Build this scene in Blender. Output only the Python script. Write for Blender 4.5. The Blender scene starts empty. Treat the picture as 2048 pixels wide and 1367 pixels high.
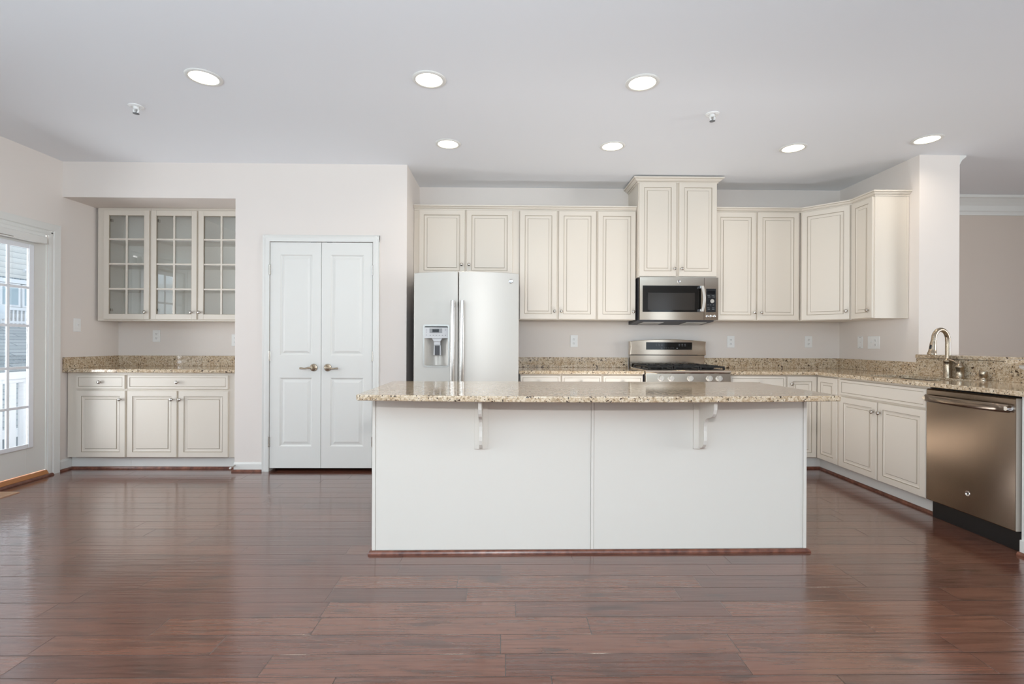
import bpy, bmesh, math, random
from mathutils import Vector, Matrix

random.seed(7)
S = bpy.context.scene
COL = S.collection
R = math.radians

# ------------------------------------------------------------------ camera, world, exposure, large lights
cam_d = bpy.data.cameras.new('camera')
cam_d.sensor_width = 36.0
cam_d.lens = 988.0 / 2048.0 * 36.0
cam_d.clip_start = 0.05
cam_d.clip_end = 200
cam = bpy.data.objects.new('camera', cam_d)
COL.objects.link(cam)
cam.matrix_world = (Matrix.Translation((0, 0, 1.1643)) @ Matrix.Rotation(-0.0136, 4, 'Z')
                    @ Matrix.Rotation(math.pi / 2, 4, 'X') @ Matrix.Rotation(0.0045, 4, 'Z'))
S.camera = cam

S.view_settings.view_transform = 'Standard'
S.view_settings.look = 'None'
S.view_settings.gamma = 1.0
S.view_settings.use_curve_mapping = False
S.view_settings.exposure = 0.0
S.cycles.max_bounces = 8
S.cycles.diffuse_bounces = 5
S.cycles.glossy_bounces = 4
S.cycles.transparent_max_bounces = 16
S.cycles.caustics_reflective = False
S.cycles.caustics_refractive = False

W = bpy.data.worlds.new('world')
S.world = W
W.use_nodes = True
bg = W.node_tree.nodes['Background']
bg.inputs[0].default_value = (0.80, 0.90, 1.0, 1)
bg.inputs[1].default_value = 1.7


def area(name, loc, target, sx, sy, power, col):
    l = bpy.data.lights.new(name, 'AREA')
    l.shape = 'RECTANGLE'
    l.size, l.size_y = sx, sy
    l.energy = power
    l.color = col
    o = bpy.data.objects.new(name, l)
    COL.objects.link(o)
    z = (Vector(loc) - Vector(target)).normalized()
    x = Vector((1, 0, 0)) if abs(z.z) > 0.85 else Vector((0, 0, 1)).cross(z)
    x = (x - z * x.dot(z)).normalized()
    y = z.cross(x)
    o.matrix_world = Matrix.Translation(loc) @ Matrix((x, y, z)).transposed().to_4x4()
    return o


# daylight through the windows in the wall behind the photographer and through the glazed door on the left
for wx in (-2.3, 0.2, 2.7):
    area('window_daylight', (wx, -4.38, 1.45), (wx, 5, 4.4), 1.5, 1.6, 1.5, (0.90, 0.96, 1.0))
area('left_side_light', (-4.70, 3.55, 1.1), (0, 3.55, 1.7), 1.2, 1.6, 95, (0.90, 0.94, 1.0))
area('left_side_light', (-4.30, 0.6, 1.2), (2.9, 2.6, 1.7), 1.5, 1.6, 60, (0.86, 0.94, 1.0))  # fill added at an unseen opening to brighten the right-hand base cabinets
# the photographer's flash just above the camera (its shadows show below the island top)
area('camera_flash', (0.0, -0.14, 1.58), (0.1, 4.5, 1.2), 0.08, 0.06, 27, (0.97, 0.97, 1.0))
# wide unseen fill panel added behind the camera to brighten the ceiling
area('ceiling_fill', (-0.6, -2.5, 0.95), (-0.6, -2.49, 2.75), 6.4, 3.4, 485, (0.66, 0.86, 1.0))
# hidden fill added in the aisle behind the island to lift the back ceiling
area('aisle_fill', (1.15, 3.70, 0.12), (1.40, 3.72, 2.75), 1.1, 0.4, 16, (0.97, 0.98, 1.0))
nr = area('next_room_fill', (7.8, 0.9, 1.5), (-3.9, 3.3, 1.8), 2.6, 1.7, 100, (0.93, 0.97, 1.0))  # unseen fill added in the next room to brighten it and the left wall
nr.data.spread = R(120)


# ------------------------------------------------------------------ materials
def mat(name):
    m = bpy.data.materials.new(name)
    m.use_nodes = True
    return m, m.node_tree, m.node_tree.nodes['Principled BSDF']


def srgb(r, g, b):
    f = lambda c: (c / 255 / 12.92) if c / 255 <= 0.04045 else ((c / 255 + 0.055) / 1.055) ** 2.4
    return (f(r), f(g), f(b), 1)


def plain(name, c, rough=0.5, metal=0.0, spec=0.5, bump=0.0, bscale=200, emit=None, coat=0.0):
    m, t, p = mat(name)
    p.inputs['Base Color'].default_value = srgb(*c)
    p.inputs['Roughness'].default_value = rough
    p.inputs['Metallic'].default_value = metal
    p.inputs['Specular IOR Level'].default_value = spec
    p.inputs['Coat Weight'].default_value = coat
    if emit:
        p.inputs['Emission Color'].default_value = srgb(*c)
        p.inputs['Emission Strength'].default_value = emit
    n = t.nodes.new('ShaderNodeTexNoise')
    n.inputs['Scale'].default_value = bscale
    n.inputs['Detail'].default_value = 3
    tc = t.nodes.new('ShaderNodeTexCoord')
    t.links.new(tc.outputs['Object'], n.inputs['Vector'])
    if bump:
        b = t.nodes.new('ShaderNodeBump')
        b.inputs['Strength'].default_value = bump
        b.inputs['Distance'].default_value = 0.002
        t.links.new(n.outputs['Fac'], b.inputs['Height'])
        t.links.new(b.outputs['Normal'], p.inputs['Normal'])
    else:   # a whisper of tonal variation
        r = t.nodes.new('ShaderNodeMapRange')
        r.inputs['To Min'].default_value = max(0.02, rough - 0.03)
        r.inputs['To Max'].default_value = min(1, rough + 0.03)
        t.links.new(n.outputs['Fac'], r.inputs['Value'])
        t.links.new(r.outputs['Result'], p.inputs['Roughness'])
    return m


M = {}
M['wall'] = plain('wall_paint', (230, 222, 215), 0.75, spec=0.25, bump=0.06, bscale=350)
M['wall_far'] = plain('wall_paint_taupe', (212, 199, 187), 0.75, spec=0.25, bump=0.06, bscale=350)
M['ceil'] = plain('ceiling_paint', (237, 239, 242), 0.85, spec=0.2, bump=0.05, bscale=300)
M['white'] = plain('white_trim_paint', (226, 225, 220), 0.35, spec=0.45)
M['cab'] = plain('cream_cabinet_paint', (221, 212, 199), 0.38, spec=0.45)
M['glaze'] = plain('antique_glaze', (172, 160, 143), 0.5, spec=0.3)
M['inner'] = plain('cabinet_interior', (249, 245, 237), 0.55)
M['island'] = plain('island_panel_paint', (220, 215, 206), 0.4, spec=0.4)
M['nickel'] = plain('satin_nickel', (190, 184, 176), 0.26, metal=1.0)
M['bronze_nickel'] = plain('brushed_nickel_warm', (178, 163, 143), 0.28, metal=1.0)
M['chrome'] = plain('polished_chrome', (222, 222, 222), 0.1, metal=1.0)
M['black'] = plain('black_plastic', (16, 16, 18), 0.35)
M['iron'] = plain('cast_iron', (22, 21, 21), 0.55, bump=0.3, bscale=500)
M['darkgap'] = plain('dark_recess', (24, 21, 20), 0.7)
M['fridge_side'] = plain('charcoal_side', (70, 70, 74), 0.5)
M['silver'] = plain('silver_plastic', (205, 205, 206), 0.35, spec=0.5)
M['edge'] = plain('door_edge_steel', (186, 176, 164), 0.4)
M['bezel'] = plain('dispenser_bezel_steel', (176, 174, 170), 0.3, metal=0.8)
M['bar'] = plain('handle_steel', (196, 192, 187), 0.24, metal=1.0)
M['lcd'] = plain('display_black', (14, 16, 20), 0.12)
M['mark'] = plain('legend_grey', (120, 122, 124), 0.6)
M['markdark'] = plain('legend_dark', (150, 152, 154), 0.6)
M['blackglass'] = plain('black_glass', (18, 17, 16), 0.05, spec=0.6)
M['window_mesh'] = plain('oven_window_mesh', (46, 42, 38), 0.12, spec=0.6)
M['plate'] = plain('white_plate_plastic', (240, 240, 238), 0.35)
M['slot'] = plain('socket_slot', (110, 108, 104), 0.6)
M['vinyl'] = plain('white_vinyl', (236, 238, 242), 0.35)
M['oak'] = plain('oak_sill', (176, 116, 68), 0.4, bump=0.1, bscale=60)
M['register'] = plain('beige_register', (196, 160, 130), 0.45)
M['deck'] = plain('deck_grey', (170, 178, 184), 0.7, bump=0.2, bscale=40)
M['ground'] = plain('ground_grass', (120, 128, 100), 0.9, bump=0.4, bscale=8)
M['winglass'] = plain('house_window_glass', (165, 185, 196), 0.08, spec=0.7)
M['slate'] = plain('slate_trim', (120, 135, 146), 0.6)
M['dish'] = plain('pale_dish', (214, 222, 230), 0.45)
M['sinksteel'] = plain('sink_steel', (175, 172, 168), 0.3, metal=1.0)


def N(t, kind, **kw):
    n = t.nodes.new(kind)
    for k, v in kw.items():
        setattr(n, k, v)
    return n


def math_n(t, op, a, b=None, c=None):
    n = N(t, 'ShaderNodeMath', operation=op)
    for i, v in enumerate((a, b, c)):
        if v is None:
            continue
        if isinstance(v, (int, float)):
            n.inputs[i].default_value = v
        else:
            t.links.new(v, n.inputs[i])
    return n.outputs[0]


def mixc(t, fac, a, b, blend='MIX'):
    n = N(t, 'ShaderNodeMix', data_type='RGBA', blend_type=blend)
    for sock, v in ((n.inputs['Factor'], fac), (n.inputs[6], a), (n.inputs[7], b)):
        if isinstance(v, (int, float)):
            sock.default_value = v
        elif isinstance(v, tuple):
            sock.default_value = v
        else:
            t.links.new(v, sock)
    return n.outputs[2]


def ramp(t, fac, stops, interp='LINEAR'):
    n = N(t, 'ShaderNodeValToRGB')
    n.color_ramp.interpolation = interp
    e = n.color_ramp.elements
    while len(e) < len(stops):
        e.new(0.5)
    for el, (p, c) in zip(e, stops):
        el.position = p
        el.color = c if len(c) == 4 else (*c, 1)
    t.links.new(fac, n.inputs[0])
    return n.outputs[0]


def steel(name, c, rough, axis='X', metal=1.0, streak=0.05, aniso=0.8):
    m, t, p = mat(name)
    p.inputs['Base Color'].default_value = srgb(*c)
    p.inputs['Metallic'].default_value = metal
    tc = N(t, 'ShaderNodeTexCoord')
    mp = N(t, 'ShaderNodeMapping')
    mp.inputs['Scale'].default_value = (3, 3, 900) if axis == 'X' else (900, 900, 3)
    t.links.new(tc.outputs['Object'], mp.inputs['Vector'])
    n = N(t, 'ShaderNodeTexNoise')
    n.inputs['Scale'].default_value = 1.0
    n.inputs['Detail'].default_value = 2
    t.links.new(mp.outputs['Vector'], n.inputs['Vector'])
    r = N(t, 'ShaderNodeMapRange')
    r.inputs['To Min'].default_value = rough - streak
    r.inputs['To Max'].default_value = rough + streak
    t.links.new(n.outputs['Fac'], r.inputs['Value'])
    t.links.new(r.outputs['Result'], p.inputs['Roughness'])
    p.inputs['Anisotropic'].default_value = aniso
    p.inputs['Anisotropic Rotation'].default_value = 0.25
    tg = N(t, 'ShaderNodeTangent', direction_type='RADIAL', axis='Z')
    t.links.new(tg.outputs[0], p.inputs['Tangent'])
    b = N(t, 'ShaderNodeBump')
    b.inputs['Strength'].default_value = 0.04
    b.inputs['Distance'].default_value = 0.0005
    t.links.new(n.outputs['Fac'], b.inputs['Height'])
    t.links.new(b.outputs['Normal'], p.inputs['Normal'])
    return m


M['steel'] = steel('brushed_stainless', (198, 194, 187), 0.42, metal=0.4, aniso=0.5)
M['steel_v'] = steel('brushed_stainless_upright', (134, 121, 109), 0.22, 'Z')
M['steel_hood'] = steel('brushed_stainless_warm', (230, 216, 198), 0.12, aniso=0.25)


def granite(name, tint):
    m, t, p = mat(name)
    tc = N(t, 'ShaderNodeTexCoord')
    nz = N(t, 'ShaderNodeTexNoise')
    nz.inputs['Scale'].default_value = 55
    nz.inputs['Detail'].default_value = 3
    t.links.new(tc.outputs['Object'], nz.inputs['Vector'])
    warp = mixc(t, 0.02, tc.outputs['Object'], nz.outputs['Color'], 'ADD')
    v = N(t, 'ShaderNodeTexVoronoi')
    v.inputs['Scale'].default_value = 105
    t.links.new(warp, v.inputs['Vector'])
    sep = N(t, 'ShaderNodeSeparateColor')
    t.links.new(v.outputs['Color'], sep.inputs[0])
    ng = N(t, 'ShaderNodeTexNoise')
    ng.inputs['Scale'].default_value = 62
    ng.inputs['Detail'].default_value = 5
    ng.inputs['Roughness'].default_value = 0.68
    ng.inputs['Distortion'].default_value = 0.8
    t.links.new(tc.outputs['Object'], ng.inputs['Vector'])
    sel = math_n(t, 'ADD', math_n(t, 'MULTIPLY', ng.outputs['Fac'], 0.80), math_n(t, 'MULTIPLY', sep.outputs[0], 0.20))
    base = ramp(t, sel, [(0.30, srgb(*tint[4])), (0.39, srgb(*tint[2])), (0.47, srgb(*tint[1])), (0.56, srgb(*tint[0])), (0.66, srgb(*tint[3]))])
    n2 = N(t, 'ShaderNodeTexNoise')
    n2.inputs['Scale'].default_value = 14
    n2.inputs['Detail'].default_value = 4
    t.links.new(tc.outputs['Object'], n2.inputs['Vector'])
    cloud = ramp(t, n2.outputs['Fac'], [(0.35, srgb(*tint[5])), (0.65, srgb(*tint[1]))])
    c1 = mixc(t, 0.38, base, cloud)
    n3 = N(t, 'ShaderNodeTexNoise')
    n3.inputs['Scale'].default_value = 95
    n3.inputs['Detail'].default_value = 2
    n3.inputs['Distortion'].default_value = 0.6
    t.links.new(tc.outputs['Object'], n3.inputs['Vector'])
    dark = ramp(t, n3.outputs['Fac'], [(0.62, (0, 0, 0)), (0.655, (1, 1, 1))])
    c2 = mixc(t, dark, c1, srgb(58, 46, 38))
    n4 = N(t, 'ShaderNodeTexNoise')
    n4.inputs['Scale'].default_value = 38
    n4.inputs['Detail'].default_value = 2
    t.links.new(warp, n4.inputs['Vector'])
    spots = ramp(t, n4.outputs['Fac'], [(0.665, (0, 0, 0)), (0.69, (1, 1, 1))])
    c3 = mixc(t, spots, c2, srgb(70, 52, 40))
    t.links.new(c3, p.inputs['Base Color'])
    p.inputs['Roughness'].default_value = 0.07
    p.inputs['Specular IOR Level'].default_value = 0.55
    return m


M['granite'] = granite('granite_tan', [(222, 208, 184), (196, 176, 148), (160, 140, 114), (234, 224, 206), (98, 82, 66), (178, 144, 106)])
M['granite_edge'] = M['granite']


def floor_mat():
    m, t, p = mat('hand_scraped_planks')
    tc = N(t, 'ShaderNodeTexCoord')
    sp = N(t, 'ShaderNodeSeparateXYZ')
    t.links.new(tc.outputs['Object'], sp.inputs[0])
    x, y = sp.outputs[0], sp.outputs[1]
    PW, PL = 0.1235, 1.75
    yy = math_n(t, 'DIVIDE', math_n(t, 'ADD', y, 0.0075), PW)
    row = math_n(t, 'FLOOR', yy)
    wn = N(t, 'ShaderNodeTexWhiteNoise', noise_dimensions='1D')
    t.links.new(row, wn.inputs['W'])
    xx = math_n(t, 'DIVIDE', math_n(t, 'MULTIPLY_ADD', wn.outputs['Value'], 7.3, x), PL)
    seg = math_n(t, 'FLOOR', xx)
    fr = math_n(t, 'FRACT', xx)
    cv = N(t, 'ShaderNodeCombineXYZ')
    t.links.new(row, cv.inputs[0])
    t.links.new(seg, cv.inputs[1])
    w2 = N(t, 'ShaderNodeTexWhiteNoise', noise_dimensions='3D')
    t.links.new(cv.outputs[0], w2.inputs['Vector'])
    split = math_n(t, 'MULTIPLY_ADD', w2.outputs['Value'], 0.44, 0.28)
    half = math_n(t, 'GREATER_THAN', fr, split)
    pid = math_n(t, 'MULTIPLY_ADD', seg, 2.0, half)
    cv2 = N(t, 'ShaderNodeCombineXYZ')
    t.links.new(row, cv2.inputs[0])
    t.links.new(pid, cv2.inputs[1])
    cv2.inputs[2].default_value = 3.7
    w3 = N(t, 'ShaderNodeTexWhiteNoise', noise_dimensions='3D')
    t.links.new(cv2.outputs[0], w3.inputs['Vector'])
    rnd = w3.outputs['Value']
    # distance to seams
    fy = math_n(t, 'FRACT', yy)
    dy = math_n(t, 'MULTIPLY', math_n(t, 'MINIMUM', fy, math_n(t, 'SUBTRACT', 1.0, fy)), PW)
    dx = math_n(t, 'MULTIPLY', math_n(t, 'MINIMUM', math_n(t, 'MINIMUM', fr, math_n(t, 'SUBTRACT', 1.0, fr)),
                                      math_n(t, 'ABSOLUTE', math_n(t, 'SUBTRACT', fr, split))), PL)
    d = math_n(t, 'MINIMUM', dx, dy)
    seam = N(t, 'ShaderNodeMapRange')
    seam.inputs['From Min'].default_value = 0.0005
    seam.inputs['From Max'].default_value = 0.0022
    t.links.new(d, seam.inputs['Value'])
    # grain, stretched along the plank, shifted per plank
    off = N(t, 'ShaderNodeCombineXYZ')
    t.links.new(math_n(t, 'MULTIPLY', x, 2.2), off.inputs[0])
    t.links.new(math_n(t, 'MULTIPLY', y, 34.0), off.inputs[1])
    t.links.new(math_n(t, 'MULTIPLY', rnd, 57.0), off.inputs[2])
    g = N(t, 'ShaderNodeTexNoise')
    g.inputs['Scale'].default_value = 2.0
    g.inputs['Detail'].default_value = 5
    g.inputs['Distortion'].default_value = 0.5
    t.links.new(off.outputs[0], g.inputs['Vector'])
    off2 = N(t, 'ShaderNodeCombineXYZ')
    t.links.new(math_n(t, 'MULTIPLY', x, 2.6), off2.inputs[0])
    t.links.new(math_n(t, 'MULTIPLY', y, 11.0), off2.inputs[1])
    t.links.new(math_n(t, 'MULTIPLY', rnd, 31.0), off2.inputs[2])
    k = N(t, 'ShaderNodeTexNoise')
    k.inputs['Scale'].default_value = 1.7
    k.inputs['Detail'].default_value = 3
    t.links.new(off2.outputs[0], k.inputs['Vector'])
    base = ramp(t, rnd, [(0.0, srgb(94, 58, 47)), (0.35, srgb(108, 67, 53)), (0.7, srgb(117, 74, 57)), (1.0, srgb(100, 61, 49))])
    gr = ramp(t, g.outputs['Fac'], [(0.28, (0.58, 0.55, 0.54)), (0.52, (0.97, 0.97, 0.97)), (0.75, (1.14, 1.11, 1.08))])
    c = mixc(t, 1.0, base, gr, 'MULTIPLY')
    kn = ramp(t, k.outputs['Fac'], [(0.58, (0, 0, 0)), (0.74, (1, 1, 1))])
    c = mixc(t, math_n(t, 'MULTIPLY', kn, 0.7), c, srgb(46, 31, 28))
    c = mixc(t, seam.outputs[0], srgb(34, 22, 19), c)
    t.links.new(c, p.inputs['Base Color'])
    # scraped ridges running along the planks
    off3 = N(t, 'ShaderNodeCombineXYZ')
    t.links.new(math_n(t, 'MULTIPLY', x, 1.1), off3.inputs[0])
    t.links.new(math_n(t, 'MULTIPLY', y, 26.0), off3.inputs[1])
    t.links.new(math_n(t, 'MULTIPLY', rnd, 13.0), off3.inputs[2])
    h = N(t, 'ShaderNodeTexNoise')
    h.inputs['Scale'].default_value = 2.2
    h.inputs['Detail'].default_value = 2
    t.links.new(off3.outputs[0], h.inputs['Vector'])
    hh = math_n(t, 'ADD', math_n(t, 'MULTIPLY', h.outputs['Fac'], 0.8), math_n(t, 'MULTIPLY', seam.outputs[0], 0.6))
    b = N(t, 'ShaderNodeBump')
    b.inputs['Strength'].default_value = 0.5
    b.inputs['Distance'].default_value = 0.002
    t.links.new(hh, b.inputs['Height'])
    t.links.new(b.outputs['Normal'], p.inputs['Normal'])
    rr = N(t, 'ShaderNodeMapRange')
    rr.inputs['To Min'].default_value = 0.14
    rr.inputs['To Max'].default_value = 0.26
    t.links.new(g.outputs['Fac'], rr.inputs['Value'])
    t.links.new(rr.outputs[0], p.inputs['Roughness'])
    p.inputs['Specular IOR Level'].default_value = 0.6
    p.inputs['Coat Weight'].default_value = 0.75
    p.inputs['Coat Roughness'].default_value = 0.13
    p.inputs['Coat IOR'].default_value = 1.6
    t.links.new(b.outputs['Normal'], p.inputs['Coat Normal'])
    return m


M['floor'] = floor_mat()


def wood_shoe():
    m, t, p = mat('stained_shoe_moulding')
    tc = N(t, 'ShaderNodeTexCoord')
    n = N(t, 'ShaderNodeTexNoise')
    n.inputs['Scale'].default_value = 30
    n.inputs['Detail'].default_value = 4
    t.links.new(tc.outputs['Object'], n.inputs['Vector'])
    c = ramp(t, n.outputs['Fac'], [(0.3, srgb(84, 48, 38)), (0.7, srgb(132, 84, 66))])
    t.links.new(c, p.inputs['Base Color'])
    p.inputs['Roughness'].default_value = 0.3
    return m


M['shoe'] = wood_shoe()


def siding():
    m, t, p = mat('pale_lap_siding')
    tc = N(t, 'ShaderNodeTexCoord')
    sp = N(t, 'ShaderNodeSeparateXYZ')
    t.links.new(tc.outputs['Object'], sp.inputs[0])
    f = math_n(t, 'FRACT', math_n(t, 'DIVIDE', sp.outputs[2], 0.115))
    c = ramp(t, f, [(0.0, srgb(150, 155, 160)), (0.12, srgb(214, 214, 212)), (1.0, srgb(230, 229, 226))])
    t.links.new(c, p.inputs['Base Color'])
    b = N(t, 'ShaderNodeBump')
    b.inputs['Distance'].default_value = 0.02
    t.links.new(f, b.inputs['Height'])
    t.links.new(b.outputs['Normal'], p.inputs['Normal'])
    p.inputs['Roughness'].default_value = 0.6
    return m


M['siding'] = siding()


def shingle():
    m, t, p = mat('grey_roof_shingles')
    tc = N(t, 'ShaderNodeTexCoord')
    sp = N(t, 'ShaderNodeSeparateXYZ')
    t.links.new(tc.outputs['Object'], sp.inputs[0])
    cv = N(t, 'ShaderNodeCombineXYZ')
    t.links.new(sp.outputs[1], cv.inputs[0])
    t.links.new(math_n(t, 'MULTIPLY', sp.outputs[0], 1.1), cv.inputs[1])
    br = N(t, 'ShaderNodeTexBrick')
    br.inputs['Scale'].default_value = 1.0
    br.inputs['Brick Width'].default_value = 0.9
    br.inputs['Row Height'].default_value = 0.15
    br.inputs['Mortar Size'].default_value = 0.012
    br.inputs['Color1'].default_value = srgb(150, 160, 167)
    br.inputs['Color2'].default_value = srgb(168, 176, 181)
    br.inputs['Mortar'].default_value = srgb(112, 124, 134)
    t.links.new(cv.outputs[0], br.inputs['Vector'])
    t.links.new(br.outputs['Color'], p.inputs['Base Color'])
    p.inputs['Roughness'].default_value = 1.7
    return m


M['shingle'] = shingle()


def thin_glass(name, tint=(1, 1, 1, 1), refl=1.0):
    m, t, p = mat(name)
    t.nodes.remove(p)
    out = [n for n in t.nodes if n.type == 'OUTPUT_MATERIAL'][0]
    tr = N(t, 'ShaderNodeBsdfTransparent')
    tr.inputs[0].default_value = tint
    gl = N(t, 'ShaderNodeBsdfGlossy')
    gl.inputs['Roughness'].default_value = 0.02
    lw = N(t, 'ShaderNodeLayerWeight')
    lw.inputs['Blend'].default_value = 0.5
    fac = math_n(t, 'MULTIPLY_ADD', math_n(t, 'POWER', lw.outputs['Facing'], 4.0), 0.9, 0.085)
    mx = N(t, 'ShaderNodeMixShader')
    t.links.new(math_n(t, 'MULTIPLY', fac, refl), mx.inputs[0])
    t.links.new(tr.outputs[0], mx.inputs[1])
    t.links.new(gl.outputs[0], mx.inputs[2])
    t.links.new(mx.outputs[0], out.inputs[0])
    return m


M['glass'] = thin_glass('clear_pane', (0.99, 0.995, 0.99, 1), 1.5)
M['lens'] = plain('lamp_lens', (255, 244, 222), 0.5, emit=4.5)
M['glow'] = plain('button_glow', (250, 215, 180), 0.35, spec=0.5)


# ------------------------------------------------------------------ mesh helpers
def new_bm():
    return bmesh.new()


def box(bm, x0, x1, y0, y1, z0, z1, mi=0):
    v = [bm.verts.new(c) for c in ((x0, y0, z0), (x1, y0, z0), (x1, y1, z0), (x0, y1, z0),
                                   (x0, y0, z1), (x1, y0, z1), (x1, y1, z1), (x0, y1, z1))]
    for f in ((0, 3, 2, 1), (4, 5, 6, 7), (0, 1, 5, 4), (1, 2, 6, 5), (2, 3, 7, 6), (3, 0, 4, 7)):
        fc = bm.faces.new([v[i] for i in f])
        fc.material_index = mi
    return v


def prism(bm, poly, axis, a0, a1, mi=0):
    """extrude a 2-D outline along an axis ('X': (y,z), 'Y': (x,z), 'Z': (x,y))"""
    def P(p, a):
        return {'X': (a, p[0], p[1]), 'Y': (p[0], a, p[1]), 'Z': (p[0], p[1], a)}[axis]
    A = [bm.verts.new(P(p, a0)) for p in poly]
    B = [bm.verts.new(P(p, a1)) for p in poly]
    n = len(poly)
    fs = [bm.faces.new(A), bm.faces.new(list(reversed(B)))]
    for i in range(n):
        fs.append(bm.faces.new((A[i], B[i], B[(i + 1) % n], A[(i + 1) % n])))
    for f in fs:
        f.material_index = mi


def tube(bm, pts, rad, n=14, cap=True):
    pts = [Vector(p) for p in pts]
    if isinstance(rad, (int, float)):
        rad = [rad] * len(pts)
    rings = []
    prev = None
    for i, p in enumerate(pts):
        d = (pts[min(i + 1, len(pts) - 1)] - pts[max(i - 1, 0)]).normalized()
        if prev is None:
            a = Vector((0, 0, 1)) if abs(d.z) < 0.9 else Vector((1, 0, 0))
            u = d.cross(a).normalized()
        else:
            u = (prev - d * prev.dot(d)).normalized()
        prev = u
        w = d.cross(u)
        rings.append([bm.verts.new(p + rad[i] * (math.cos(2 * math.pi * k / n) * u + math.sin(2 * math.pi * k / n) * w)) for k in range(n)])
    for a, b in zip(rings, rings[1:]):
        for k in range(n):
            bm.faces.new((a[k], a[(k + 1) % n], b[(k + 1) % n], b[k]))
    if cap:
        bm.faces.new(list(reversed(rings[0])))
        bm.faces.new(rings[-1])


def lathe(bm, prof, origin, axis, n=24):
    """prof: (radius, distance along axis)"""
    o = Vector(origin)
    d = Vector(axis).normalized()
    a = Vector((0, 0, 1)) if abs(d.z) < 0.9 else Vector((1, 0, 0))
    u = d.cross(a).normalized()
    w = d.cross(u)
    rings = []
    for r, h in prof:
        if r < 1e-6:
            rings.append([bm.verts.new(o + d * h)])
        else:
            rings.append([bm.verts.new(o + d * h + r * (math.cos(2 * math.pi * k / n) * u + math.sin(2 * math.pi * k / n) * w)) for k in range(n)])
    for A, B in zip(rings, rings[1:]):
        for k in range(n):
            if len(A) == 1 and len(B) == 1:
                continue
            if len(A) == 1:
                bm.faces.new((A[0], B[(k + 1) % n], B[k]))
            elif len(B) == 1:
                bm.faces.new((A[k], A[(k + 1) % n], B[0]))
            else:
                bm.faces.new((A[k], A[(k + 1) % n], B[(k + 1) % n], B[k]))
    if len(rings[0]) > 1:
        bm.faces.new(list(reversed(rings[0])))
    if len(rings[-1]) > 1:
        bm.faces.new(rings[-1])


def obj(name, bm, mats, parent=None, loc=(0, 0, 0), rotz=0, bevel=0.0, smooth=False, segs=2):
    bmesh.ops.recalc_face_normals(bm, faces=bm.faces)
    me = bpy.data.meshes.new(name)
    bm.to_mesh(me)
    bm.free()
    for m in (mats if isinstance(mats, (list, tuple)) else [mats]):
        me.materials.append(M[m] if isinstance(m, str) else m)
    o = bpy.data.objects.new(name, me)
    COL.objects.link(o)
    o.location = loc
    o.rotation_euler = (0, 0, rotz)
    if parent is not None:
        o.parent = parent
    if smooth:
        for p in me.polygons:
            p.use_smooth = True
    if bevel:
        b = o.modifiers.new('bevel', 'BEVEL')
        b.width = bevel
        b.segments = segs
        b.limit_method = 'ANGLE'
        b.angle_limit = R(40)
    if smooth:
        try:
            me.set_sharp_from_angle(angle=R(45))
        except Exception:
            pass
    return o


def thing(name, label, cat, loc=(0, 0, 0), rotz=0, group=None):
    o = bpy.data.objects.new(name, None)
    o.empty_display_size = 0.1
    COL.objects.link(o)
    o.location = loc
    o.rotation_euler = (0, 0, rotz)
    o['label'] = label
    o['category'] = cat
    if group:
        o['group'] = group
    return o


def tag(o, label, cat, group=None):
    o['label'] = label
    o['category'] = cat
    if group:
        o['group'] = group
    return o


def struct(o):
    o['kind'] = 'structure'
    return o


def copy_tree(o, parent=None):
    c = o.copy()
    COL.objects.link(c)
    if parent is not None:
        c.parent = parent
    for ch in list(o.children):
        copy_tree(ch, c)
    return c


# ------------------------------------------------------------------ room dimensions
H = 2.75                      # ceiling
XL, XR = -3.94, 3.47          # left wall, right stub wall
YP, YB = 4.445, 5.085         # pantry wall, kitchen back wall
XA = -2.414                   # right side of the alcove
XF = -0.887                   # left side of the fridge recess
YE = 4.10                     # near end of the right stub wall
XR2 = 3.812
YR = -4.5                     # wall behind the photographer
XFAR = 8.0
YFAR = 5.26

# floor, ceiling
bm = new_bm(); box(bm, XL - 0.14, XFAR + 0.2, YR - 0.2, 5.6, -0.12, 0.0)
struct(obj('floor', bm, 'floor'))
bm = new_bm(); box(bm, XL - 0.2, XFAR + 0.2, YR - 0.2, 5.6, H, H + 0.12)
struct(obj('ceiling', bm, 'ceil'))

# left wall with a door opening
DY0, DY1, DZ = 3.46, 4.30, 2.06
bm = new_bm()
box(bm, XL - 0.14, XL, DY1, YB + 0.2, 0, H)
box(bm, XL - 0.14, XL, 1.45, DY0, 0, H)
box(bm, XL - 0.14, XL, DY0, DY1, DZ, H)
box(bm, XL - 0.14, XL, YR, -0.25, 0, H)
box(bm, XL - 0.14, XL, -0.25, 1.45, 2.06, H)
box(bm, XL - 0.14, XL, -0.25, 1.45, 0, 0.3)
struct(obj('wall_left', bm, 'wall'))
# kitchen back wall
bm = new_bm(); box(bm, XL, XR2, YB, YB + 0.14, 0, H)
struct(obj('wall_back', bm, 'wall'))
# pantry front wall: header over the alcove, pier, wall around the double door, side walls
PX0, PX1, PZ = -2.106, -1.187, 2.052
bm = new_bm()
box(bm, XL, XA, YP, YB, 2.434, H)                  # soffit over the alcove
box(bm, XA, PX0, YP, YP + 0.12, 0, H)
box(bm, PX1, XF, YP, YP + 0.12, 0, H)
box(bm, PX0, PX1, YP, YP + 0.12, PZ, H)
box(bm, XA, XA + 0.1, YP + 0.12, YB, 0, H)         # alcove side
box(bm, XF - 0.1, XF, YP + 0.12, YB, 0, H)         # fridge recess side
struct(obj('wall_pantry', bm, 'wall'))
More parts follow.
